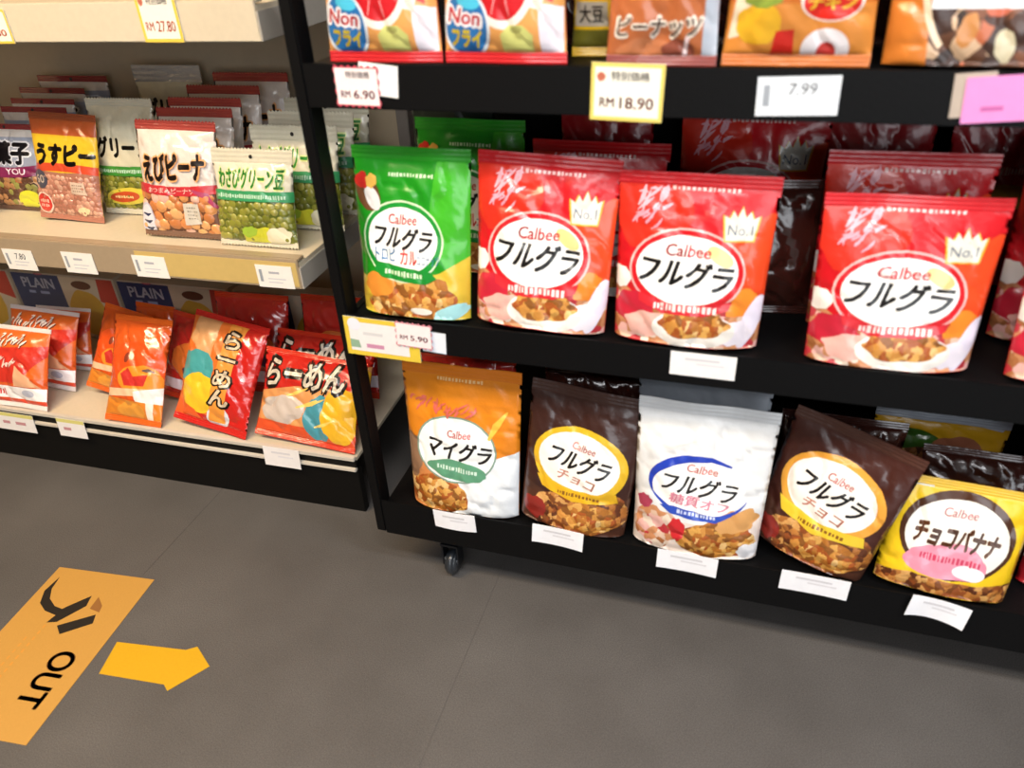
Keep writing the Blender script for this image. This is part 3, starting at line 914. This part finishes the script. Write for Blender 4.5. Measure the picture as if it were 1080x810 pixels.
def gondola():
    g = empty('store_shelving', (GP.x, GP.y, 0), GYAW)
    tag(g, 'cream white store shelving with snack bags, behind and left of black rack', 'shelving')
    cream = mat('#d6c9b0', .45, 0, .05, 90); grey = mat('#b3a48c', .6, 0, .1, 40); dark = mat('#0a0908', .55, spec=.2)
    tan = mat('#ab977c', .35, .1, .05, 90)
    L, Rr = -1.5, .475        # local x extents (world -2.9 .. -.85)
    boxes('back_panel', [(L, .64, 0, Rr, .67, 2.0)], grey, g, .001)
    boxes('upright', [(Rr - .035, .6, 0, Rr, .639, 2.0)], mat('#77706a', .5), g, .002)
    for zt, zb, xr in ((1.293, 1.219, .45), (.757, .684, .425)):
        s = boxes('shelf', [(L, .004, zt - .03, xr, .639, zt - .01)] , cream, g, .001)
        boxes('price_rail', [(L, -.004, zb, xr, .004, zt), (L, .004, zt - .006, xr, .03, zt), (L, .004, zb, xr, .02, zb + .004)], cream if zt > 1 else tan, s, .0015)
        boxes('end_cap', [(xr, -.003, zb, xr + .004, .6, zt - .02)], mat('#b8b0a4', .5), s, .001)
    d = boxes('bottom_deck', [(L, .0, .178, Rr, .639, .19)], cream, g, .001)
    boxes('deck_rail', [(L, -.012, .184, Rr, .0, .197), (L, -.014, .15, Rr, .0, .160)], mat('#cfc6b8', .4), d, .0015)
    boxes('rail_groove', [(L, -.006, .16, Rr, .0, .184)], dark, d, 0)
    boxes('kick_plate', [(L, -.003, 0, Rr, .02, .15)], dark, g, .001)
    boxes('rail_warm_reflection', [(-.02, -.0052, .690, .42, -.0041, .750)], mat('#d4b670', .3, .1), g, 0)  # golden strip paints the warm light reflected on the rail's right part

# ------------------------------------------------------------------ price cards
def card(name, w, h, loc, label, art_fn, base='#f2f0ee', group=None, tilt=0, yaw=0, pitch=0, bend=0, zig=None, thick=.0012):
    a = Art(1)
    if art_fn: art_fn(a, w, h)
    nx = 10
    xs = [-w / 2 + w * i / nx for i in range(1, nx)]
    def fn(x, y): return Vector((x, bend * ((2 * x / w) ** 2) * (.4 + .6 * (h / 2 - y) / h), y))
    a.cut(xs, [0], (-w / 2 - .01, -h / 2 - .01, w / 2 + .01, h / 2 + .01))
    lay(a, fn, .0002, 0)
    bm = bmesh.new()
    if zig:
        pts = []
        n = 14
        for i in range(n): pts.append((-w / 2 + w * i / n, -h / 2 + (0 if i % 2 else .004)))
        for i in range(8): pts.append((w / 2 - (0 if i % 2 else .004), -h / 2 + h * i / 8))
        for i in range(n): pts.append((w / 2 - w * i / n, h / 2 - (0 if i % 2 else .004)))
        for i in range(8): pts.append((-w / 2 + (0 if i % 2 else .004), h / 2 - h * i / 8))
        f = bm.faces.new([bm.verts.new((x, 0, y)) for x, y in pts])
        e = bmesh.ops.extrude_face_region(bm, geom=[f])
        for v in e['geom']:
            if isinstance(v, bmesh.types.BMVert): v.co.y += thick
        bmesh.ops.triangulate(bm, faces=[f for f in bm.faces if len(f.verts) > 4])
    else:
        F, B = [], []
        for j in range(3):
            y = -h / 2 + h * j / 2
            F.append([bm.verts.new(fn(-w / 2 + w * i / nx, y)) for i in range(nx + 1)])
            B.append([bm.verts.new(fn(-w / 2 + w * i / nx, y) + Vector((0, thick, 0))) for i in range(nx + 1)])
        for j in range(2):
            for i in range(nx):
                bm.faces.new([F[j][i], F[j][i + 1], F[j + 1][i + 1], F[j + 1][i]])
                bm.faces.new([B[j][i + 1], B[j][i], B[j + 1][i], B[j + 1][i + 1]])
            bm.faces.new([F[j][0], F[j + 1][0], B[j + 1][0], B[j][0]]); bm.faces.new([F[j + 1][nx], F[j][nx], B[j][nx], B[j + 1][nx]])
        for i in range(nx):
            bm.faces.new([F[2][i], F[2][i + 1], B[2][i + 1], B[2][i]]); bm.faces.new([F[0][i + 1], F[0][i], B[0][i], B[0][i + 1]])
    bmesh.ops.recalc_face_normals(bm, faces=bm.faces[:])
    tmp = bpy.data.meshes.new('tmp'); a.bm.to_mesh(tmp); a.bm.free()
    old = set(bm.faces); bm.from_mesh(tmp); bpy.data.meshes.remove(tmp)
    bm.faces.ensure_lookup_table()
    for f in [q for q in bm.faces if q not in old]: f.material_index += 1
    o = obj(name, to_mesh(name, bm, [mat(base, .45)] + a.mats, False))
    o.location = loc
    o.rotation_euler = (R(pitch), R(tilt), yaw)
    tag(o, label, 'price tag', group)
    return o

def P(h): return mat(h, .5)
def art_price(txt, col='#b8382e', head=None, border=None, dot=False, txt_y=-.18):
    def f(a, w, h):
        if border == 'red':
            a.rect(-.46 * w, -.43 * h, .46 * w, .43 * h, P('#f4e6e4'))
        elif border:
            a.rect(-w / 2, -h / 2, w / 2, h / 2, P(border))
            b = min(w, h) * .07
            a.rect(-w / 2 + b, -h / 2 + b, w / 2 - b, h / 2 - b, P('#f6f1e2'))
        if head: a.text(head, .04 * w, .28 * h, w * .52, h * .16, P('#4a423c'), .02)
        if head and border and border != 'red': a.ell(-.36 * w, .26 * h, .06 * w, .08 * h, P('#c06a50'), 0, wob=.3)
        if txt:
            a.text('RM', -.27 * w, txt_y * h, w * .2, h * .16, P(col), .02)
            a.text(txt, .14 * w, txt_y * h, w * .46, h * .2, P(col), .02)
    return f

def art_small(txt=None):
    def f(a, w, h):
        a.rect(-.42 * w, -.25 * h, -.34 * w, .3 * h, P('#9aa0a8'))
        if txt: a.text(txt, .06 * w, .18 * h, .34 * w, .3 * h, P('#22222a'), .01, .1)
        else: dashes(a, .05 * w, .18 * h, .4 * w, .12 * h, P('#b0b0b8'), 3)
        for q in range(2):
            a.rect(-.2 * w, -.12 * h - q * .16 * h, (.3 - .1 * q) * w, -.07 * h - q * .16 * h, P('#cfcfd4'))
    return f

def art_blank(a, w, h):
    a.rect(-.28 * w, .18 * h, .25 * w, .28 * h, P('#d4d2d6'))
    a.rect(-.1 * w, .0 * h, .32 * w, .08 * h, P('#dedce0'))

# ------------------------------------------------------------------ build
setting()
rack()
gondola()
kinds()

# --- black rack, middle shelf (z .73)
ZM, ZB, ZT = .73, .222, 1.212
YR = 1.226
cp = 'cereal pouch'
bag(KIND['green'], 'cereal_pouch', -.617, YR, ZM, 'bright green tropical cereal pouch at left end of rack middle shelf', cp, lean=9)
bag(KIND['red0'], 'cereal_pouch', -.362, YR, ZM, 'red cereal pouch standing next to the green pouch on middle shelf', cp, lean=10, roll=2)
bag(KIND['red1'], 'cereal_pouch', -.088, YR, ZM, 'red cereal pouch standing above the blank white middle shelf price card', cp, lean=7)
bag(KIND['red2'], 'cereal_pouch', .252, YR - .004, ZM, 'red cereal pouch at the right, larger and lower than its neighbours', cp, lean=8, yaw=3)
bag(KIND['red1'], 'cereal_pouch', .562, YR, ZM, 'red cereal pouch cut off by right picture edge, middle shelf', cp, lean=9, yaw=3)

bag(KIND['green'], 'cereal_pouch', -.575, 1.46, ZM, 'green cereal pouch in shade behind the gap of green and red pouches', cp, lean=4)
bag(KIND['teal'], 'snack_pouch', -.66, 1.60, ZM, 'dark grey green pouch at the back behind the front green pouch', 'snack pouch', lean=2)
bag(KIND['red1'], 'cereal_pouch', -.29, 1.40, ZM, 'shaded red cereal pouch behind the two leftmost red pouches, badge showing', cp, lean=5)
bag(KIND['gold'], 'snack_pouch', -.31, 1.60, ZM, 'dark red gold banded pouch deep behind the tag reading 18.90', 'snack pouch', lean=2)
bag(KIND['red0'], 'cereal_pouch', -.01, 1.57, ZM, 'red cereal pouch at back, white oval top visible above second red pouch', cp, lean=3, scale=1.08)
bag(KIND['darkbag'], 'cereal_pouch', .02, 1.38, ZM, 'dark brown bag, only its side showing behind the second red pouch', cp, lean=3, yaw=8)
bag(KIND['red0'], 'cereal_pouch', .252, 1.355, ZM, 'red cereal pouch directly behind the larger lower red pouch', cp, lean=5, yaw=2)
bag(KIND['gold'], 'snack_pouch', .22, 1.60, ZM, 'red pouch with gold band at back, left of two', 'snack pouch', lean=2)
bag(KIND['gold'], 'snack_pouch', .45, 1.62, ZM, 'red pouch with gold band at back, right of two', 'snack pouch', lean=2)
bag(KIND['red0'], 'cereal_pouch', .56, 1.37, ZM, 'red cereal pouch behind the one cut off by right picture edge', cp, lean=6)
bag(KIND['red0'], 'cereal_pouch', .60, 1.50, ZM, 'rear red cereal pouch in the last column at right picture edge', cp, lean=3)

# --- black rack, bottom shelf
bag(KIND['orange'], 'cereal_pouch', -.556, YR, ZB, 'orange and white cereal pouch at left end of rack bottom shelf', cp, lean=7)
bag(KIND['brown'], 'cereal_pouch', -.3, YR, ZB, 'dark brown cereal pouch with yellow oval beside the orange pouch', cp, lean=9, roll=5)
bag(KIND['white'], 'cereal_pouch', -.03, YR, ZB, 'white cereal pouch with blue ringed oval on bottom shelf', cp, lean=6)
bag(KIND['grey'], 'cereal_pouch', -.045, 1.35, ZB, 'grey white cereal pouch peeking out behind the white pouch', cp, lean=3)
bag(KIND['brown2'], 'cereal_pouch', .196, YR + .008, ZB, 'brown cereal pouch with orange oval right of the white pouch', cp, lean=9, roll=9, yaw=-18)
bag(KIND['yellow'], 'cereal_pouch', .45, YR + .004, ZB, 'small yellow cereal pouch with brown ringed oval on bottom shelf', cp, lean=14, roll=3)
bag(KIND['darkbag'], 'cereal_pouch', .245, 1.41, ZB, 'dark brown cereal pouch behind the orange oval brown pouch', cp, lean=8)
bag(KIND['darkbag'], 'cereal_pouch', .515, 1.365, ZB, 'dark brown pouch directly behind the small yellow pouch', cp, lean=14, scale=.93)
bag(KIND['backyellow'], 'cereal_pouch', .46, 1.53, ZB, 'yellow pouch with silver top at back of bottom shelf', cp, lean=4)
bag(KIND['gold'], 'snack_pouch', .70, 1.30, ZB, 'red pouch at right picture edge on bottom shelf, beside the yellow pouch', 'snack pouch', lean=10)
bag(KIND['red1'], 'snack_pouch', .76, 1.50, ZB, 'red and white pouch at back of bottom shelf by right picture edge', 'snack pouch', lean=4)
bag(KIND['darkbag'], 'snack_pouch', -.30, 1.48, ZB, 'dark bag at back behind the brown yellow oval pouch', 'snack pouch', lean=4)
bag(KIND['pouch'], 'snack_pouch', -.60, 1.42, ZB, 'red snack bag behind the orange and white pouch', 'snack pouch', lean=4)

# --- black rack, top shelf
bag(KIND['nonfry'], 'snack_bag', -.612, YR, ZT, 'red and white chips bag with blue badge at left end of top shelf', lean=4)
bag(KIND['nonfry'], 'snack_bag', -.403, YR, ZT, 'red and white chips bag with blue badge, second on the top shelf', lean=4, yaw=-2)
bag(KIND['yelsnack'], 'snack_bag', -.258, YR + .075, ZT, 'narrow yellow snack bag between the chips and the peanut bag', lean=5)
bag(KIND['peanut'], 'snack_bag', -.156, YR, ZT, 'reddish brown peanut bag with white lettering on top shelf', lean=6)
bag(KIND['chicken'], 'snack_bag', .034, YR, ZT, 'orange snack bag with red oval and yellow lettering on top shelf', lean=5)
bag(KIND['nutmix'], 'snack_bag', .27, YR, ZT, 'dark brown bag of mixed nuts at right end of top shelf', lean=6)
bag(KIND['nutmix'], 'snack_bag', .56, YR, ZT, 'second dark nut bag on top shelf beyond right picture edge', lean=6)
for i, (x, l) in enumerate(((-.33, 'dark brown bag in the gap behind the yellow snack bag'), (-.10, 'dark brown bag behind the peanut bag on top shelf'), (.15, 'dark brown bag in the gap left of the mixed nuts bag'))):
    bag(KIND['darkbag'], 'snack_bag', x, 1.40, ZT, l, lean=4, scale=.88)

# --- white shelving, middle shelf
ZS = .747
nb = 'nut bag'
ORD = ('second', 'third', 'fourth', 'fifth')
bag(KIND['ebi'], 'nut_bag', -1.345, 1.475, ZS, 'white shrimp peanut bag with red band, front of its column', nb, yaw=3, lean=16, roll=1)
for i in range(4):
    bag(KIND['ebi'], 'nut_bag', (-1.37, -1.41, -1.42, -1.39)[i], (1.60, 1.705, 1.81, 1.91)[i], ZS,
        'white and red peanut bag, %s back in the shrimp peanut column' % ORD[i], nb, 'shrimp peanut bags', yaw=2, lean=(13, 11, 9, 6)[i], scale=(1, 1, 1.03, 1.08)[i])
bag(KIND['usu'], 'nut_bag', -1.735, 1.53, ZS, 'yellow peanut bag with black lettering on white middle shelf', nb, yaw=2, lean=16, roll=2)
bag(KIND['gr'], 'nut_bag', -1.582, 1.60, ZS, 'pale green peas bag between the yellow and shrimp peanut bags', nb, yaw=2, lean=10)
bag(KIND['silver'], 'nut_bag', -1.66, 1.915, ZS, 'pea bag with crumpled silver top against the back panel', nb, yaw=2, lean=4)
bag(KIND['wasabi'], 'nut_bag', -1.118, 1.462, ZS, 'wasabi green pea bag with green lettering beside the black post', nb, yaw=2, lean=14)
for i in range(3):
    bag(KIND['wasabi'], 'nut_bag', (-1.07, -1.085, -1.10)[i], 1.58 + i * .11, ZS,
        'pea bag, %s back in the wasabi pea column by black post' % ORD[i], nb, 'wasabi pea bags', yaw=2, lean=10, scale=(1.1, 1.12, 1.15)[i])
bag(KIND['ebi'], 'nut_bag', -2.115, 1.47, ZS, 'white bag cut off by left picture edge, middle white shelf', nb, yaw=2, lean=12, scale=.9)
for i in range(5):
    bag(KIND['you'], 'nut_bag', (-1.965, -1.955, -2.01, -2.04, -2.02)[i], (1.575, 1.675, 1.77, 1.85, 1.925)[i], ZS,
        ('nut bag with purple band reading YOU, front of its column' if i == 0 else 'red topped nut bag, %s back in the column left of the yellow bag' % ORD[i - 1]), nb, 'red topped nut bags', yaw=2, lean=(14, 12, 10, 7, 4)[i], scale=(.92, 1, 1, 1.05, 1.13)[i])

# --- white shelving, bottom deck
ZD = .192
sb = 'snack bag'
bag(KIND['noodle2'], 'snack_bag', -1.085, 1.418, ZD, 'red noodle snack bag with level cream lettering, front right of deck', sb, yaw=0, lean=30, roll=3)
bag(KIND['noodle'], 'snack_bag', -1.385, 1.412, ZD, 'red noodle snack bag with upright cream lettering on bottom deck', sb, yaw=-1, lean=32, roll=7)
bag(KIND['cracker'], 'snack_bag', -1.632, 1.398, ZD, 'orange cracker bag with white band at front of bottom deck', sb, yaw=3, lean=32, roll=2)
bag(KIND['cracker'], 'snack_bag', -1.80, 1.50, ZD, 'tilted orange cracker bag half hidden behind the front cracker bag', sb, yaw=8, lean=30, roll=14, scale=.85)
bag(KIND['pouch'], 'snack_bag', -1.53, 1.52, ZD, 'dark red snack bag between the cracker and upright noodle bags', sb, yaw=-2, lean=28, roll=6, scale=.86)
bag(KIND['noodle2'], 'snack_bag', -1.10, 1.535, ZD, 'red noodle snack bag behind the front right noodle bag', sb, yaw=2, lean=26, roll=2)
bag(KIND['pouch'], 'snack_bag', -1.10, 1.66, ZD, 'red snack bag at back right of bottom deck', sb, yaw=2, lean=16)
bag(KIND['pouch'], 'snack_bag', -1.37, 1.62, ZD, 'red snack bag behind the upright lettered noodle bag', sb, yaw=3, lean=18)
bag(KIND['chips'], 'snack_bag', -2.06, 1.378, ZD, 'orange red chips bag with white band at front left of deck', sb, yaw=3, lean=28, roll=1)
bag(KIND['chips'], 'snack_bag', -2.06, 1.49, ZD, 'orange chips bag directly behind the front left chips bag', sb, yaw=4, lean=26, roll=3)
bag(KIND['chips'], 'snack_bag', -2.07, 1.60, ZD, 'orange chips bag at back of the left chips column', sb, yaw=4, lean=22, scale=.82)
bag(KIND['cracker'], 'snack_bag', -1.74, 1.63, ZD, 'orange cracker bag at back in front of the blue carton', sb, yaw=2, lean=20, roll=3, scale=.74)

def carton(x, label):
    c = empty('cracker_carton', (x, G(x, .46), ZD), GYAW)
    tag(c, label, 'carton', 'blue and cream cracker cartons')
    w, h, d = .42, .236, .07
    bm = bmesh.new()
    add_box(bm, -w / 2, -d / 2, 0, w / 2, d / 2, h)
    bmesh.ops.bevel(bm, geom=bm.edges[:], offset=.003, segments=2, affect='EDGES')
    bmesh.ops.recalc_face_normals(bm, faces=bm.faces[:])
    a = Art(1)
    z0 = .003
    a.rect(-w / 2 + z0, z0, -.01, h - z0, P('#20305e'))
    a.poly([(-.01, z0), (w / 2 - z0, z0), (w / 2 - z0, h - z0), (-.01, h - z0)], P('#c4b49c'))
    a.ell(.07, .10, .075, .085, P('#c49a34'), 0, wob=.1, seed=3)
    a.ell(.075, .205, .04, .016, P('#5c3020'))
    a.poly([(.135, .15), (w / 2 - z0, .13), (w / 2 - z0, h - z0), (.145, h - z0)], P('#b03a2c'))
    a.text('PLAIN', -.105, .2, .13, .036, P('#c8ccdc'), .03)
    a.ell(-.09, .238, .02, .008, P('#b05a6a'))
    dashes(a, -.105, .165, .1, .012, P('#8a98c0'), 3)
    a.ell(-.04, .06, .04, .03, P('#b89a50'))
    a.cut([], [], (-w / 2, 0, w / 2, h))
    lay(a, lambda x, y: Vector((x, -d / 2, y)), .0002)
    tmp = bpy.data.meshes.new('tmp'); a.bm.to_mesh(tmp); a.bm.free()
    old = set(bm.faces); bm.from_mesh(tmp); bpy.data.meshes.remove(tmp)
    bm.faces.ensure_lookup_table()
    for f in [q for q in bm.faces if q not in old]: f.material_index += 1
    obj('carton_box', to_mesh('carton_box', bm, [P('#c8bca8')] + a.mats, False), c)
    boxes('lid_flap', [(-w / 2 + .002, -d / 2 + .002, h + .0004, w / 2 - .002, d / 2 - .002, h + .0014)], P('#b8ac98'), c, 0)
for x, l in ((-2.62, 'blue cracker carton at left picture edge, back of bottom deck'), (-2.185, 'blue cracker carton reading PLAIN behind the chips bags'),
             (-1.75, 'blue cracker carton behind the orange cracker bags'), (-1.315, 'blue cracker carton behind the red noodle bags')):
    carton(x, l)

# --- price cards on the black rack
YC = 1.2115
card('price_tag', .084, .068, (-.652, YC - .0018, 1.182), 'red zigzag edged tag reading RM 6.90 on top shelf', art_price('6.90', '#b03048', '特別価格', 'red'), '#c04858', zig=True, tilt=1)
o = card('price_tag', .07, .05, (-.612, YC, 1.193), 'plain white card behind the red zigzag tag', None, tilt=6)
card('price_tag', .111, .084, (-.200, YC, 1.181), 'yellow bordered tag reading RM 18.90 on top shelf lip', art_price('18.90', '#c04438', '特別価格', '#e6cf6a'), tilt=1.5)
card('price_tag', .112, .054, (.045, YC, 1.181), 'white tag reading 7.99 on top shelf lip', art_small('7.99'), '#e6ecf2', tilt=-2)
card('price_tag', .11, .060, (.313, YC - .0018, 1.184), 'pink price tag at right end of top shelf lip', lambda a, w, h: (dashes(a, 0, -.2 * h, .6 * w, .16 * h, P('#c060a0'), 4)), '#e88fcb', tilt=-5)
card('price_tag', .05, .058, (.268, YC, 1.187), 'beige card sticking out behind the pink tag', None, '#b8a898', tilt=-5)
card('price_tag', .115, .048, (-.047, YC, .716), 'blank white price card on middle shelf lip under red pouch', art_blank)
def art_corner(a, w, h):
    a.rect(-w / 2, -h / 2, w / 2, h / 2, P('#e2c43e'))
    a.rect(-.44 * w, -.38 * h, .36 * w, .38 * h, P('#e9e6e4'))
    a.ell(-.36 * w, .32 * h, .09 * w, .16 * h, P('#e8e6ee'))
    a.poly([(-.44 * w, -.3 * h), (-.3 * w, -.3 * h), (-.32 * w, -.1 * h), (-.44 * w, -.08 * h)], P('#8fae92'))
    dashes(a, -.02 * w, -.22 * h, .4 * w, .12 * h, P('#c88aa8'), 5)
    dashes(a, -.05 * w, .1 * h, .4 * w, .08 * h, P('#d4d2d2'), 6)
card('price_tag', .163, .088, (-.680, YC - .0008, .694), 'large yellow bordered tag at rack left corner, middle shelf', art_corner, tilt=1)
card('price_tag', .08, .058, (-.607, YC - .0035, .712), 'small red zigzag tag overlapping the large yellow bordered tag', art_price('5.90', '#b84858', None, 'red', txt_y=-.1), '#d0808c', zig=True, tilt=2)
card('price_tag', .05, .046, (-.566, YC, .700), 'white card end sticking out beside the small zigzag tag', None, '#e4eaf2', tilt=3)
for x, z, t, b, w, l in ((-.565, .226, -1, .004, .102, 'blank white card on bottom lip under orange pouch'), (-.32, .233, 3, -.004, .116, 'blank white card on bottom lip under brown yellow oval pouch'),
                      (-.037, .226, 1, -.003, .126, 'blank white card on bottom lip under white pouch'), (.218, .229, 1, -.002, .132, 'blank white card on bottom lip under orange oval brown pouch'),
                      (.447, .222, 8, -.012, .108, 'curled white card on bottom lip under small yellow pouch')):
    card('price_tag', w, .052, (x, YC - .001 - max(0, b), z), l, art_blank, '#f6f6fa', 'blank bottom lip cards', tilt=t, bend=b)

# --- price cards on the white shelving
for x, z, l, txt in ((-1.785, .700, 'white tag reading 7.80 on left end of white shelf lip', '7.80'), (-1.597, .705, 'white tag under the yellow peanut bag, white shelf lip', None),
                     (-1.383, .711, 'white tag under the shrimp peanut bag, white shelf lip', None), (-1.04, .712, 'white tag under the wasabi pea bag, white shelf lip', None)):
    card('price_tag', .094, .056, (x, G(x, -.0066), z), l, art_small(txt), '#f0ede6', 'white shelf lip tags', yaw=GYAW)
card('price_tag', .092, .098, (-1.168, G(-1.168, -.0066), 1.268), 'tall yellow bordered tag in the middle of the top white shelf', art_price('27.80', '#c8542c', '特別価格', '#ecca4e', txt_y=-.2), yaw=GYAW)
card('price_tag', .1, .066, (-1.595, G(-1.595, -.0066), 1.25), 'small yellow bordered tag at left picture edge on top white shelf', art_price('1.80', '#c8542c', None, '#ecca4e'), yaw=GYAW)
def art_promo(a, w, h):
    a.rect(-w / 2, .3 * h, w / 2, h / 2, P('#d8d07c'))
    dashes(a, 0, -.05 * h, .6 * w, .2 * h, P('#c08a90'), 3)
for x, z, w, l in ((-2.06, .152, .15, 'white promotional card on deck rail under chips bag'), (-1.845, .16, .1, 'small yellow topped card on deck rail left of cracker bag'), (-1.142, .168, .11, 'white card on deck rail under the noodle snack bags')):
    card('price_tag', w, .06, (x, G(x, -.018), z), l, art_promo if x < -1.5 else art_blank, '#ece8e6', 'deck rail cards', yaw=GYAW, pitch=-6)

# --- floor markings
def sheet(name, pts, m, label, cat, art_fn=None, loc=(0, 0), rz=0):
    bm = bmesh.new()
    f = bm.faces.new([bm.verts.new((x, y, .0012)) for x, y in pts])
    e = bmesh.ops.extrude_face_region(bm, geom=[f])
    for v in e['geom']:
        if isinstance(v, bmesh.types.BMVert): v.co.z = .0003
    bmesh.ops.recalc_face_normals(bm, faces=bm.faces[:])
    ms = [m]
    if art_fn:
        a = Art(1); art_fn(a)
        a.cut([], [], (-9, -9, 9, 9))
        for v in a.bm.verts: v.co.z = .0013 + .0001 * v.co.z
        tmp = bpy.data.meshes.new('tmp'); a.bm.to_mesh(tmp); a.bm.free()
        old = set(bm.faces); bm.from_mesh(tmp); bpy.data.meshes.remove(tmp)
        bm.faces.ensure_lookup_table()
        for q in [f_ for f_ in bm.faces if f_ not in old]: q.material_index += 1
        ms += a.mats
    o = obj(name, to_mesh(name, bm, ms, False))
    o.location = (loc[0], loc[1], 0); o.rotation_euler = (0, 0, rz)
    return tag(o, label, cat)

def art_out(a):
    # reads along -Y; letters stand up towards +X
    k = P('#1c1712')
    a.poly([(-.115, .195), (-.108, .155), (-.090, .125), (-.060, .105), (-.035, .100), (-.025, .112), (.012, .150), (.02, .118), (-.02, .062), (-.045, .056), (-.038, .080), (-.075, .088), (-.105, .108), (-.122, .145)], k)
    a.poly([(-.012, .052), (.062, .098), (.072, .072), (.012, .030)], k)
    a.poly([(.032, .15), (.060, .125), (.066, .105), (.034, .112)], P('#8a5c2c'))
    a.text('OUT', .07, -.085, .145, .06, P('#6a4620'), .03, 0, -90)
    dashes_ = P('#c88a34')
    for i in range(12): a.rect(-.045, .04 - i * .018, -.04, .05 - i * .018, dashes_)
    for i in range(9): a.rect(-.065, .0 - i * .018, -.061, .01 - i * .018, dashes_)
org = mat('#b88a40', .5, 0, .1, 200)
sheet('floor_sticker', [(-.14, -.235), (.14, -.235), (.14, .225), (-.14, .225)], org, 'orange floor sticker with black arrow and the word OUT', 'floor sticker', art_out, (-1.462, .80), R(5.5))
sheet('floor_arrow', [(-1.278, .765), (-1.114, .780), (-1.096, .768), (-1.043, .848), (-1.104, .887), (-1.125, .872), (-1.300, .849)][::1], mat('#c99a16', .45, 0, .1, 200),
      'yellow arrow stuck to grey floor right of the OUT sticker', 'floor arrow')

# ------------------------------------------------------------------ light
def area(name, loc, size, power, col, rot=(0, 0, 0), sy=None):
    l = bpy.data.lights.new(name, 'AREA')
    l.shape = 'RECTANGLE'; l.size = size; l.size_y = sy or size
    l.energy = power; l.color = col
    o = bpy.data.objects.new(name, l); C.objects.link(o)
    o.location = loc; o.rotation_euler = rot
    return o
area('ceiling_tube', (-.2, -.3, 2.92), 1.6, 50, (1, .97, .93), sy=.25)
area('ceiling_tube', (1.6, .1, 2.92), 1.6, 55, (.95, .97, 1), sy=.25)
area('ceiling_tube', (-2.1, .0, 2.92), 1.6, 88, (1, .74, .45), sy=.3)
area('ceiling_tube', (-.2, -2.0, 2.92), 2.4, 50, (.97, .97, 1), sy=.4)
area('front_fill', (1.7, -3.1, 1.4), 2.6, 64, (.9, .95, 1), (R(90), 0, 0), sy=2.0)  # added fill lamp, no real window: brightens bag fronts and back rows
w = bpy.data.worlds.new('World'); bpy.context.scene.world = w
w.use_nodes = True
w.node_tree.nodes['Background'].inputs[0].default_value = (.9, .92, 1, 1)
w.node_tree.nodes['Background'].inputs[1].default_value = .03

# ------------------------------------------------------------------ camera
cam = bpy.data.cameras.new('camera')
cam.sensor_fit = 'HORIZONTAL'; cam.sensor_width = 36; cam.lens = 811 / 1080 * 36
cam.clip_start = .02
cam.dof.use_dof = True; cam.dof.focus_distance = 2.05; cam.dof.aperture_fstop = 2.2
co = bpy.data.objects.new('camera', cam); C.objects.link(co)
cx_, cy_, cz_ = (Vector((.95561437, .29116282, -.04500433)), Vector((.12201443, -.53015299, -.83907704)), Vector((-.26816722, .7963429, -.54214788)))
m = Matrix((cx_, -cy_, -cz_)).transposed().to_4x4()
m.translation = (0, 0, 1.45)
co.matrix_world = m
bpy.context.scene.camera = co
vs = bpy.context.scene.view_settings
vs.view_transform = 'Standard'; vs.look = 'None'; vs.gamma = 1; vs.use_curve_mapping = False
vs.exposure = 0.15
